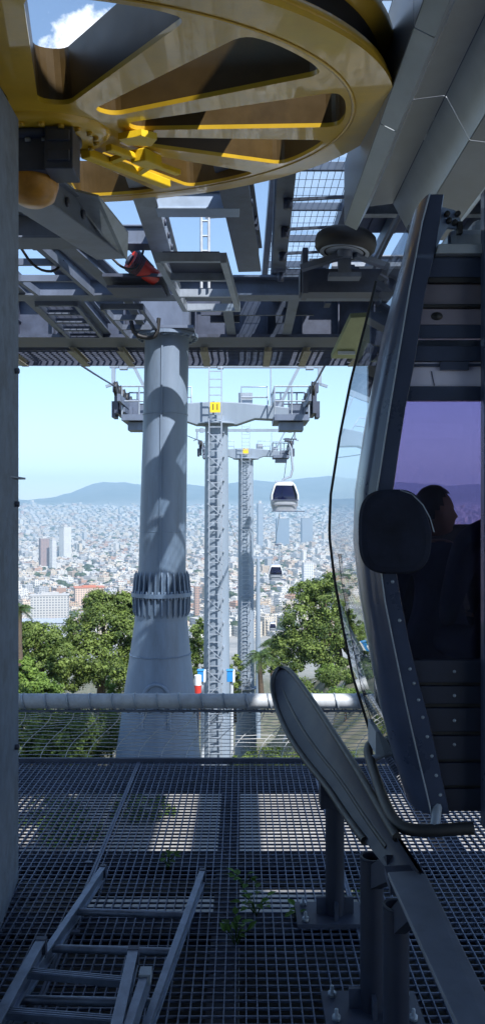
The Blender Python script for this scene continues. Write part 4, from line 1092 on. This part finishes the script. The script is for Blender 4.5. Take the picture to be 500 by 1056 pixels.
rl = thing('safety_railing', 'round tube railing with sagging wire mesh along the deck edge', 'railing', (0, 7.5, ZD))
Yr, Zr = 7.52, at(0, 723, 7.52).z
m = MB(); m.tube([(-5, Yr, Zr), (5, Yr, Zr)], .072, 20); part('top_tube', m, GALV, rl)
m = MB(); x = -4.9
while x < 5: m.lathe((x, Yr, Zr), [(.074, -.008), (.081, -.008), (.081, .008), (.074, .008)], 16, Matrix(((.25, 0, .97), (0, 1, 0), (-.97, 0, .25))), closed=True); x += .215
each(m, 'wire_tie', STEEL_L, rl)
zb = ZD - .04
def belly(s_): # from tube (0) to deck edge (1)
    return Yr + .02 + .16 * math.sin(math.pi * s_ ** .85), Zr - .09 + (zb - Zr + .09) * s_
m = MB(); N = 17
for i in range(N):
    s_ = i / (N - 1); yy, zz = belly(s_); pts = []
    for k in range(61):
        X = -4.9 + 9.8 * k / 60; pts.append((X, yy + .012 * math.sin(k * 1.7 + i), zz + .006 * math.sin(k * 2.3 + i * 1.3)))
    m.tube(pts, .0034, 4, False)
part('mesh_strand', m, WIRE, rl)
m = MB(); x = -4.9
rr = random.Random(3)
while x < 5:
    ph = rr.uniform(-.02, .02); pts = []
    for i in range(15):
        s_ = i / 14; yy, zz = belly(s_); pts.append((x + ph + .20 - .33 * s_ + .045 * math.sin(2 * math.pi * s_), yy, zz))
    m.tube(pts, .0045, 4, False); x += .235
part('mesh_strand', m, WIRE, rl)
m = MB(); m.tube([(-4.9, Yr - .01, Zr - .092), (5, Yr - .01, Zr - .092)], .011, 6)
x = -4.9
while x < 5: m.tube([(x, Yr, Zr - .07), (x + .05, Yr + .02, Zr - .12), (x + .09, Yr, Zr - .075)], .006, 4); x += .107
part('lacing_wire', m, STEEL, rl)
for xx in (-2.9, 3.1):
    m = MB(); m.tube([(xx, Yr, Zr), (xx, Yr - .04, zb)], .032, 10); m.box((xx, Yr - .04, zb), (.14, .1, .02)); part('post', m, GALV, rl)
m = MB(); m.box((.2, 7.46, ZD + .01), (9.6, .035, .05)); part('edge_angle', m, STEEL_D, rl)

# ================================================================== GUIDE RAIL
gr = thing('guide_rail', 'dark curved cabin guide rail with rounded raised tip on posts', 'guide rail', (.6, 4.0, ZD))
Rr = [(294, 689, 6.85), (302, 694, 6.5), (322, 722, 5.57), (350, 765, 4.56), (375, 805, 3.92), (400, 850, 3.36), (424, 888, 3.0), (432, 900, 2.93)]
Ll = [(287, 689, 6.9), (279, 700, 6.6), (283, 725, 6.3), (295, 755, 5.5), (315, 785, 4.9), (338, 812, 4.45), (362, 850, 3.9), (400, 898, 3.2)]
def resample(P, n=28):
    P = chaikin([Vector(p) for p in P], 3, False); L = [0]
    for a, b2 in zip(P, P[1:]): L.append(L[-1] + (b2 - a).length)
    out = []
    for i in range(n):
        t_ = L[-1] * i / (n - 1); k = max(j for j in range(len(L)) if L[j] <= t_ + 1e-9); k = min(k, len(P) - 2)
        out.append(P[k].lerp(P[k + 1], (t_ - L[k]) / max(1e-9, L[k + 1] - L[k])))
    return out
RP = resample([at(*p) for p in Rr]); LP = resample([at(*p) for p in Ll])
m = MB(); vs = []; fs = []; K = 7
nrm = []
for i in range(28):
    a, b2 = LP[i], RP[i]; d = RP[min(27, i + 1)] - RP[max(0, i - 1)]; nn_ = (b2 - a).cross(d).normalized()
    if nn_.dot(Vector((-.5, -.3, .6))) < 0: nn_ = -nn_
    nrm.append(nn_)
    wd = (b2 - a).length
    for k in range(K): s_ = k / (K - 1); vs.append(a.lerp(b2, s_) - nn_ * (.09 * wd * math.sin(math.pi * s_)))
    for k in range(K): s_ = k / (K - 1); vs.append(a.lerp(b2, s_) - nn_ * (.09 * wd * math.sin(math.pi * s_) + .02))
for i in range(27):
    for k in range(K - 1):
        a = i * 2 * K + k; fs.append((a, a + 1, a + 2 * K + 1, a + 2 * K)); fs.append((a + K, a + 3 * K, a + 3 * K + 1, a + K + 1))
m.add(vs, fs, True); m.build('channel', NAVY_L, gr)
m = MB(); loop = LP[::-1][3:] + RP[:-2]; m.tube(chaikin(loop, 1, False), .02, 8); m.build('edge_lip', BLACK, gr)
# inner groove rib
m = MB(); m.tube([LP[i].lerp(RP[i], .36) - nrm[i] * .03 for i in range(3, 26)], .012, 6); m.build('groove_rib', BLACK, gr)
A0, A1, B0, B1 = at(399, 899, 3.0), at(437, 897, 3.02), at(472, 1058, 2.1), at(507, 1058, 2.12)
dd = (B0 - A0).normalized(); A = [A0, A1, B1 + dd * .9, B0 + dd * .9]
m = MB(); m.prism(A, (0, 0, -.02)); m.prism([A1 + Vector((-.012, 0, -.021)), A1 + Vector((.004, 0, -.021)), A[2] + Vector((.004, 0, -.021)), A[2] + Vector((-.012, 0, -.021))], (0, 0, -.12)); m.build('end_bar', mat('guide_bar_steel', (.17, .19, .235), .45, .2, .15, 9, dirt=.35), gr, bevel=.004)
m = MB(); m.prism([A0 + Vector((.0, .06, -.005)), A1 + Vector((0, .06, -.005)), A1 + Vector((0, -.06, -.03)), A0 + Vector((0, -.06, -.03))], (0, 0, -.03)); m.build('splice_plate', STEEL_D, gr)
for (px, py, Y, zt) in ((345, 805, 4.6, None), (383, 884, 3.72, None), (408, 934, 3.33, None)):
    t0 = at(px, py, Y); m = MB()
    m.tube([(t0.x, Y, ZD + .02), (t0.x, Y, t0.z)], .056, 20, False); m.tube([(t0.x, Y, t0.z), (t0.x, Y, ZD + .02)], .046, 20, False)
    m.lathe((t0.x, Y, t0.z), [(.046, -.004), (.0575, -.004), (.0575, .006), (.046, .006)], 20, closed=True)
    o = m.build('post', NAVY_L, gr)
    m = MB(); m.box((t0.x, Y, ZD + .012), (.46, .26, .024)); m.box((t0.x, Y + .0, ZD + .07), (.02, .2, .1)); m.box((t0.x, Y, ZD + .07), (.22, .02, .1)); m.build('base_plate', STEEL_D, o)
    m = MB()
    for sx_ in (-.18, .18):
        for sy_ in (-.09, .09): m.lathe((t0.x + sx_, Y + sy_, ZD + .024), [(0, 0), (.02, 0), (.02, .02), (.009, .02), (.009, .05), (0, .05)], 8)
    each(m, 'bolt', STEEL_L, o)
m = MB(); m.bar(at(345, 812, 4.6), at(368, 815, 4.35), .07, .12); m.bar(at(386, 905, 3.70), at(405, 895, 3.25), .05, .1); m.bar(at(410, 950, 3.31), at(430, 930, 2.95), .05, .1); m.box(at(347, 818, 4.55), (.2, .12, .14)); each(m, 'bracket', NAVY_L, gr)

# ================================================================== LADDERS
def ladder(label, L0, L1, R0, R1, ys_, hgt, ww, rung):
    """stile end points (x, y) on the deck, rungs at fractions"""
    t = thing('aluminium_ladder', label, 'ladder', (L0[0], L0[1], hgt), 'aluminium ladders lying on the deck')
    for (a, b2) in ((L0, L1), (R0, R1)):
        A = Vector((*a, hgt)); B = Vector((*b2, hgt)); m = MB()
        m.bar(A, B, ww * .35, .075); d = (B - A).normalized(); x = d.cross(Vector((0, 0, 1)))
        m.bar(A + Vector((0, 0, .036)), B + Vector((0, 0, .036)), ww, .012); m.bar(A - Vector((0, 0, .036)), B - Vector((0, 0, .036)), ww, .012)
        o = m.build('stile', ALU, t, bevel=.002)
        m = MB(); m.bar(A - d * .012, A + d * .02, ww * 1.1, .092); m.build('end_cap', STEEL_D, o)
    for s_ in ys_:
        A = Vector((*L0, hgt)).lerp(Vector((*L1, hgt)), s_); B = Vector((*R0, hgt)).lerp(Vector((*R1, hgt)), s_)
        m = MB()
        if rung == 'round': m.tube([A, B], .021, 10)
        else:
            m.bar(A, B, .045, .03)
            for k in (-.014, 0, .014): m.bar(A + Vector((0, k, .017)), B + Vector((0, k, .017)), .006, .004)
        m.build('rung', ALU, t)
hL = ZD + .06
def dk_(px, py, z): Y = -z * F / (py - 528); return ((px - 250) / F * Y, Y)
ladder('longer aluminium ladder with round rungs lying on the grating', dk_(107, 899, hL), (-1.25, 2.4), dk_(209, 903, hL), (-.56, 2.4), (.19, .335, .5, .66, .82), hL, .036, 'round')
hM = ZD + .19
ladder('shorter ladder with flat treads resting on the longer ladder', dk_(43, 976, hM), (-1.10, 2.2), dk_(138, 986, hM), (-.52, 2.2), (.13, .30, .47, .64), hM, .05, 'flat')
# third stile hook standing beside
t = thing('ladder_hook', 'short aluminium stile hook beside the upper right end of shorter ladder', 'ladder hook', (*dk_(152, 1004, hM), hM))
m = MB(); a = Vector((*dk_(151, 1004, hM), hM - .02)); b2 = Vector((a.x - .1, 2.3, hM - .02)); m.bar(a, b2, .04, .09); m.build('hook_bar', ALU, t, bevel=.003)
m = MB(); m.bar(a + Vector((0, .0, .03)), a + Vector((.0, -.07, .03)), .055, .05); m.build('hook_end', STEEL_L, t)

# weeds growing through the grating
def weed(label, px, py, hpx, seed, nleaf=14, sp=.06):
    z = ZD; x, y = dk_(px, py, z); rr = random.Random(seed); h = hpx / F * y
    t = thing('weed_plant', label, 'weed', (x, y, z), 'weeds growing through the grating'); m = MB(); tone = []; s_m = MB()
    for k in range(nleaf):
        a = rr.uniform(0, 6.28); e = rr.uniform(.35, 1); p0 = Vector((x, y, z - .03)); p1 = p0 + Vector((math.cos(a) * sp * rr.uniform(.3, 1.3), math.sin(a) * sp * rr.uniform(.3, 1.3), .03 + h * e))
        s_m.tube([p0, (p0 + p1) / 2 + Vector((0, 0, .02)), p1], .0022, 4)
        d = Vector((math.cos(a + rr.gauss(0, .7)), math.sin(a), rr.uniform(-.2, .5))).normalized(); q_ = d.cross(Vector((0, 0, 1))).normalized(); L = rr.uniform(.035, .06)
        up_ = q_.cross(d) * .12 * L
        m.add([p1, p1 + d * L * .25 + q_ * L * .34 + up_, p1 + d * L * .6 + q_ * L * .38 + up_, p1 + d * L * 1.15, p1 + d * L * .6 - q_ * L * .38 + up_, p1 + d * L * .25 - q_ * L * .34 + up_, p1 + d * L * .55], [(0, 6, 2, 1), (6, 3, 2), (0, 5, 4, 6), (6, 4, 3)])
        tn = rr.random(); tone += [tn] * 4
    m.tone = tone; m.build('leaves', WEED, t, recalc=False); s_m.build('stems', WEED, t)
weed('small leafy weed behind the upper end of the longer ladder', 173, 894, 12, 1, 10)
weed('leafy weed on the dark joist, farthest of the three weeds in the middle', 252, 914, 14, 2, 10)
weed('bushiest dark weed in the middle of the deck', 264, 940, 16, 3, 18, .09)
weed('bright leafy weed nearest the viewer on the joist', 243, 972, 24, 4, 16, .06)
weed('tiny weed at the foot of the first guide rail post', 305, 945, 8, 5, 6, .04)

# ================================================================== NEAR CABIN
Y0 = 3.3; s0 = Y0 / F
def fp(px, py, y=Y0): return Vector(((px - 250) * s0, y, (528 - py) * s0))     # on the plane of the cabin front, then pushed along y
cb = thing('near_cabin', 'dark navy cable car cabin with bulging glass end and purple windows', 'cable car cabin', fp(520, 840, 4.0))
VT = [200, 230, 260, 300, 340, 380, 420, 460, 505, 530, 560, 590, 620, 660, 700, 740, 780, 815, 840]
LT = [(200, 437), (206, 436), (270, 420), (340, 402), (420, 386), (505, 373), (560, 371), (620, 378), (690, 390), (760, 404), (838, 428)]
ST = [(200, 442), (209, 438), (300, 421), (420, 401), (504, 388), (560, 388), (620, 396), (690, 410), (760, 425), (838, 444)]
RT = [(200, 458), (257, 449.5), (299, 439), (374, 428), (428, 417), (504, 406), (560, 406), (591, 409), (674, 424), (728, 439), (797, 455), (840, 464)]
m = MB(); vs = []; fs = []
for v in VT:
    a, b2, c = lerp_tab(LT, v), lerp_tab(ST, v), lerp_tab(RT, v)
    row = [fp(a + 1.5, v, Y0 + .26), fp(a, v, Y0 + .16), fp(a + (b2 - a) * .22, v, Y0 + .07), fp(a + (b2 - a) * .6, v, Y0 + .02), fp(b2, v, Y0), fp(b2 + 1, v, Y0 + .004), fp(c - 1, v, Y0 + .004), fp(c, v, Y0 + .012), fp(c, v, Y0 + .10), fp(a + 8, v, Y0 + .26)]
    vs += row
n_ = 10
for i in range(len(VT) - 1):
    for k in range(n_): a = i * n_ + k; b2 = i * n_ + (k + 1) % n_; fs.append((a, b2, b2 + n_, a + n_))
fs.append(tuple(range(n_))); fs.append(tuple((len(VT) - 1) * n_ + k for k in range(n_))[::-1])
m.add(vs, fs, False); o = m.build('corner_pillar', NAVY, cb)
for p_ in o.data.polygons: p_.use_smooth = True
em = o.modifiers.new('e', 'EDGE_SPLIT'); em.split_angle = R(35)
m = MB(); m.tube([fp(lerp_tab(ST, v) + .5, v, Y0 - .001) for v in VT], .0035, 6); m.build('pillar_seam', STEEL_L, o)
m = MB()
for v in (600, 640, 690, 705, 722, 740, 760, 780, 800, 820):
    for (tab, off) in ((RT, -6),): m.lathe(fp(lerp_tab(tab, v) + off, v, Y0 + .004), [(0, -.006), (.006, -.005), (.008, 0)], 8, Matrix(((1, 0, 0), (0, 0, 1), (0, 1, 0))))
each(m, 'rivet', STEEL_L, o)
# bulging glass end, a shell running away from the pillar
Y1 = 4.55
m = MB(); vs = []; fs = []
V2 = [200 + (838 - 200) * i / 40 for i in range(41)]; depth = [Y0 + .2, Y0 + .45, Y0 + .75, Y1]
for v in V2:
    for y in depth: vs.append(fp(lerp_tab(LT, v) + 2.0, v, y))
for i in range(40):
    for k in range(3): a = i * 4 + k; fs.append((a, a + 1, a + 5, a + 4))
m.add(vs, fs, True); m.build('end_window', CLEAR, cb, recalc=False)
m = MB(); m.tube([fp(lerp_tab(LT, v) + 2, v, Y1) for v in V2], .008, 8); m.build('window_seal', BLACK, cb)
m = MB(); m.tube([fp(lerp_tab(LT, v) + 4, v, Y1 - .34) for v in V2[24:]], .010, 8); m.build('window_seal', BLACK, cb)
# header bars and panels of the door side
def panel(name, v0, v1, mt, y=Y0 + .03, th=.04, x1=640, inset=0.0, bevel=.004, par=None):
    m = MB(); k = [v0 + (v1 - v0) * i / 3 for i in range(4)]
    left = [fp(lerp_tab(RT, v) - 3 + inset, v, y) for v in k]; right = [fp(x1, v1, y), fp(x1, v0, y)]
    m.prism(left + right, (0, th, 0)); return m.build(name, mt, par or cb, bevel)
panel('roof_edge', 252, 262, SOFFIT, Y0 - .01, .10, inset=4)
panel('header_panel', 262, 284, NAVY, Y0 + .03)
panel('header_panel', 284, 290, BLACK, Y0 + .02)
panel('header_panel', 290, 312, GREYP, Y0 + .04)
panel('header_panel', 312, 316, BLACK, Y0 + .02)
pp = panel('speaker_panel', 316, 333, mat('mauve_grey', (.24, .22, .28), .5, 0, .08, 6), Y0 + .035)
m = MB(); m.lathe(fp(452, 324, Y0 + .034), [(0, -.004), (.024, -.003), (.026, .004), (.026, .02), (0, .02)], 20, Matrix(((1, 0, 0), (0, 0, 1), (0, .7, 0)))); m.build('speaker', BLACK, pp)
panel('header_panel', 333, 347, NAVY, Y0 + .03)
panel('window_rail', 355, 371, NAVY, Y0 + .03)
pp = panel('door_track_panel', 371, 397, LILAC, Y0 + .045)
m = MB(); m.box(fp(470, 376, Y0 + .04), (.12, .03, .035)); m.bar(fp(425, 375, Y0 + .04), fp(640, 374, Y0 + .04), .01, .012); m.bar(fp(447, 381, Y0 + .043), fp(450, 396, Y0 + .043), .003, .004); m.build('door_roller', NAVY, pp)
panel('window_rail', 397, 412, NAVY, Y0 + .03)
panel('upper_window', 347.5, 354.5, CLEAR, Y0 + .05, .006, bevel=0)
panel('door_window', 412, 682, TINT, Y0 + .045, .006, bevel=0)
gv = [682, 706, 709, 728, 732, 757, 761, 786, 789, 813, 816, 840]
for i in range(0, 12, 2):
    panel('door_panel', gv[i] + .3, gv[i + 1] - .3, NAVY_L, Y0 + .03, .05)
    if i < 10: panel('door_groove', gv[i + 1], gv[i + 2], BLACK, Y0 + .045, .03, bevel=0)
m = MB()
for v in (694, 719, 745, 770): m.lathe(fp(470, v, Y0 + .03), [(0, -.006), (.006, -.005), (.008, .002)], 8, Matrix(((1, 0, 0), (0, 0, 1), (0, 1, 0))))
each(m, 'rivet', STEEL_L, cb)
m = MB(); m.bar(fp(497.5, 200, Y0 - .02), fp(497.5, 850, Y0 - .02), .016, .05, (0, 1, 0)); m.box(fp(510, 525, Y0 - .02), (.07, .05, 2.7)); m.build('viewer_frame_strip', NAVY, cb)  # dark strip standing in for the window frame of the viewer's own cabin
# roof bracket plate and suspension
m = MB(); q = [fp(456, 208), fp(472, 212), fp(478, 222), (fp(478, 232)), fp(465, 230), fp(458, 240), fp(450, 258), fp(450, 254)]; m.prism([p + Vector((0, .05, 0)) for p in q], (0, .02, 0)); o = m.build('roof_bracket', LTBLUE, cb)
m = MB()
for px, py in ((463, 217), (465, 224), (471, 226), (474, 217)): m.lathe(fp(px, py, Y0 + .05), [(0, -.02), (.012, -.02), (.012, .005), (0, .005)], 8, Matrix(((1, 0, 0), (0, 0, 1), (0, 1, 0))))
m.box(fp(476, 232, Y0 + .04), (.02, .03, .05)); each(m, 'bolt', BLACK, o)
m = MB(); m.box((1.75, 3.93, 1.19), (1.7, 1.1, .10)); m.box((1.7, 3.93, 1.29), (1.3, .8, .1)); m.build('roof', SOFFIT, cb, bevel=.03)
m = MB(); m.tube([(1.75, 3.93, 1.3), (1.75, 3.93, 1.7), (1.95, 3.93, 2.1), (1.95, 3.93, 2.6)], .07, 10); m.box((1.95, 3.93, 2.6), (.3, .7, .2)); m.build('hanger_arm', STEEL, cb)
m = MB(); m.box((1.75, 3.95, -1.27), (2.0, 1.15, .06)); m.build('floor', STEEL_D, cb)
m = MB(); m.box((2.72, 3.95, 0), (.06, 1.2, 2.5)); m.build('end_wall', NAVY, cb)
# far side wall with its own window
m = MB(); m.box((1.72, 4.53, -.84), (1.9, .05, .82)); m.box((1.72, 4.53, 1.02), (1.95, .05, .28)); m.box((.76, 4.53, .2), (.06, .05, 1.3)); m.box((2.5, 4.53, .2), (.3, .05, 1.3)); m.build('far_wall', NAVY, cb)
m = MB(); m.box((1.6, 4.53, .22), (1.62, .006, 1.3)); m.build('far_window', TINT, cb)
# benches
m = MB(); m.box((1.0, 4.25, -.86), (.4, .5, .06)); m.box((2.3, 3.95, -.86), (.5, 1.0, .06)); m.box((1.5, 4.32, -.86), (.7, .36, .06)); m.build('bench_seat', BLACK, cb, bevel=.02)
m = MB(); m.box((1.6, 4.46, -.47), (1.6, .07, .80)); m.build('bench_back', BLACK, cb, bevel=.03)
OVALM = mat('matt_oval', (.013, .017, .034), .85, 0, .4, 9, .1, spec=.25)
# round dark pad by the corner pillar
def oval(name, cx_, cz_, rx, rz, y, th, mt):
    pts = []
    for i in range(48):
        a = 2 * math.pi * i / 48; x = math.copysign(abs(math.cos(a)) ** .62, math.cos(a)); z = math.copysign(abs(math.sin(a)) ** .62, math.sin(a))
        pts.append(fp(cx_ + rx * x + 5 * z * 0 - (10 * max(0, x) * max(0, z)), cz_ - rz * z, y))
    m = MB(); m.prism(pts, (0, th, 0)); return m.build(name, mt, cb, .03)
oval('corner_oval', 405, 548, 37, 43, Y0 - .075, .07, OVALM)  # flat dark oval standing before the corner pillar
m = MB(); m.tube([fp(x, y, Y0 - .085) for x, y in ((408, 506), (420, 510), (431, 521), (438, 534), (442, 548))], .0022, 6); m.build('painted_highlight', STEEL_L, cb)  # light wire painting the highlight along the upper right edge
# step bar under the door sill
m = MB(); m.tube(chaikin([Vector(p) for p in ((.96, 3.24, -1.32), (.74, 3.23, -1.33), (.66, 3.30, -1.34), (.645, 3.5, -1.33), (.67, 4.0, -1.32), (.68, 4.25, -1.30), (.73, 4.38, -1.30), (.80, 4.36, -1.28), (.83, 4.3, -1.26))], 2, False), .026, 12); m.build('step_bar', BLACK, cb)
m = MB(); m.tube([(.8, 3.24, -1.32), (.85, 3.36, -1.22)], .02, 8); m.tube([(.68, 4.1, -1.31), (.85, 4.1, -1.22)], .02, 8); m.box((.74, 4.15, -1.2), (.1, .25, .12)); each(m, 'step_bracket', STEEL_L, cb)

# ================================================================== PASSENGERS
def person(label, loc, rz, skin_m, cloth, hair, scale=1.0, head_turn=0.0, lean=0.0):
    t = thing('person', label, 'person', loc); t.rotation_euler = (0, 0, rz); t.scale = (scale,) * 3
    V = [(0, 0, .12), (0, -.01 + lean * .2, .30), (0, -.02 + lean * .6, .50), (0, lean, .60), (0, lean + .015, .70),           # 0-4 pelvis..neck
         (-.19, lean * .9, .565), (-.24, lean + .06, .30), (-.15, lean + .27, .20), (-.08, lean + .36, .21),                       # 5-8 left arm
         (.19, lean * .9, .565), (.24, lean + .06, .30), (.15, lean + .27, .20), (.08, lean + .36, .21),                          # 9-12
         (-.10, .04, .10), (-.12, .44, .10), (-.12, .46, -.32), (-.12, .58, -.36),                                           # 13-16 left leg
         (.10, .04, .10), (.12, .44, .10), (.12, .46, -.32), (.12, .58, -.36)]
    E_ = [(0, 1), (1, 2), (2, 3), (3, 4), (3, 5), (5, 6), (6, 7), (7, 8), (3, 9), (9, 10), (10, 11), (11, 12), (0, 13), (13, 14), (14, 15), (15, 16), (0, 17), (17, 18), (18, 19), (19, 20)]
    RR = [.15, .14, .155, .12, .055, .075, .05, .04, .03, .075, .05, .04, .03, .10, .075, .055, .045, .10, .075, .055, .045]
    me = bpy.data.meshes.new('person'); me.from_pydata(V, E_, []); ob = bpy.data.objects.new('t', me); COL.objects.link(ob)
    sk = ob.modifiers.new('s', 'SKIN'); sub = ob.modifiers.new('u', 'SUBSURF'); sub.levels = sub.render_levels = 2
    if not me.skin_vertices: me.attributes  # layer is created with the modifier below
    bm = bmesh.new(); bm.from_mesh(me); ly = bm.verts.layers.skin.verify(); bm.verts.ensure_lookup_table()
    for i, v in enumerate(bm.verts): v[ly].radius = (RR[i], RR[i] * (.72 if i in (1, 2, 3) else 1)); v[ly].use_root = (i == 0)
    bm.to_mesh(me); bm.free(); bpy.context.view_layer.update()
    body = bpy.data.meshes.new_from_object(ob.evaluated_get(bpy.context.evaluated_depsgraph_get())); bpy.data.objects.remove(ob)
    # head: one sculpted surface joined on to the neck
    hb = bmesh.new(); bmesh.ops.create_uvsphere(hb, u_segments=28, v_segments=20, radius=1)
    hc = Vector((0, lean + .035, .83)); Mh = Matrix.Rotation(head_turn, 3, 'Z')
    for v in hb.verts:
        x, y, z = v.co; x *= .076; y *= .096; z *= .122
        if v.co.y > .2:
            f2 = (v.co.y - .2) / .8
            y += .023 * math.exp(-((x / .015) ** 2)) * math.exp(-(((z + .018) / .022) ** 2))       # nose
            y += .013 * math.exp(-((x / .028) ** 2)) * math.exp(-(((z + .058) / .013) ** 2))     # mouth
            y -= .010 * (math.exp(-(((abs(x) - .031) / .014) ** 2))) * math.exp(-(((z - .012) / .013) ** 2))   # eye sockets
            y += .026 * math.exp(-((x / .03) ** 2)) * math.exp(-(((z + .094) / .020) ** 2))                # chin
        x += math.copysign(.014, x) * math.exp(-(((abs(x) - .074) / .012) ** 2)) * math.exp(-((y / .016) ** 2)) * math.exp(-((z / .028) ** 2))  # ears
        if z < -.03: x *= 1 - (-.03 - z) * 3.2
        v.co = hc + Mh @ Vector((x, y, z))
    bm = bmesh.new(); bm.from_mesh(body); tmp = bpy.data.meshes.new('h'); hb.to_mesh(tmp); hb.free(); nb = len(bm.faces); bm.from_mesh(tmp)
    bm.faces.ensure_lookup_table()
    # hands: palm, four fingers and a thumb for each arm, resting on the knees
    bm.to_mesh(body); bm.free()
    hand = MB()
    for sg in (-1, 1):
        w = Vector((sg * .08, lean + .36, .21)); hand.tube([w, w + Vector((0, .05, -.01)), w + Vector((0, .085, -.015))], [.024, .036, .034], 10)
        for k, L in enumerate((.062, .072, .068, .052)):
            b_0 = w + Vector(((k - 1.5) * .017, .085, -.015)); hand.tube([b_0, b_0 + Vector((0, L * .5, .006)), b_0 + Vector((0, L * .85, -.012)), b_0 + Vector((0, L, -.03))], [.0095, .009, .0082, .006], 8)
        b_0 = w + Vector((-sg * .03, .03, -.012)); hand.tube([b_0, b_0 + Vector((-sg * .022, .03, 0)), b_0 + Vector((-sg * .026, .055, -.01))], [.012, .0105, .008], 8)
    hm2 = hand.mesh('hands'); nbody = len(body.polygons); bm = bmesh.new(); bm.from_mesh(body); bm.from_mesh(hm2); bm.to_mesh(body); bm.free()
    body.materials.clear(); body.materials.append(skin_m); body.materials.append(cloth)
    for p_ in body.polygons:
        p_.use_smooth = True; c_ = p_.center; r_ = c_.z < .672 and p_.index < nbody; p_.material_index = 1 if r_ else 0
    o = bpy.data.objects.new('body', body); COL.objects.link(o); o.parent = t
    # hair cap
    hb = bmesh.new(); bmesh.ops.create_uvsphere(hb, u_segments=28, v_segments=18, radius=1)
    for v in list(hb.verts):
        x, y, z = v.co; q_ = hc + Mh @ Vector((x * .094, y * .112 - .014, z * .134 + .014)); keep = (z > .5) or (y < .10 + .75 * z and z > -.62 and y < .75)
        if not keep: hb.verts.remove(v)
        else: v.co = q_ + Vector((noise.noise(q_ * 40), noise.noise(q_ * 43), 0)) * .004
    me = bpy.data.meshes.new('hair'); hb.to_mesh(me); hb.free(); me.materials.append(hair)
    for p_ in me.polygons: p_.use_smooth = True
    h = bpy.data.objects.new('hair', me); COL.objects.link(h); h.parent = t
    if True:
        m = MB(); m.lathe((0, lean + .012, .652), [(.062, -.03), (.078, -.02), (.072, .03), (.06, .035)], 20); c_ = m.build('collar', cloth); c_.parent = t
    return t
# pelvis height = bench top; facing +y in local space
person('dark haired passenger in profile in the near cabin, head turned right', (1.04, 4.14, -.86), 0.0, SKIN, CLOTH, HAIR, 1.03, head_turn=-R(85))
person('passenger in dark navy top beside the dark right edge strip, mostly hidden', (1.285, 3.74, -.78), R(12), SKIN, CLOTH2, HAIR, 1.14, head_turn=-R(30))
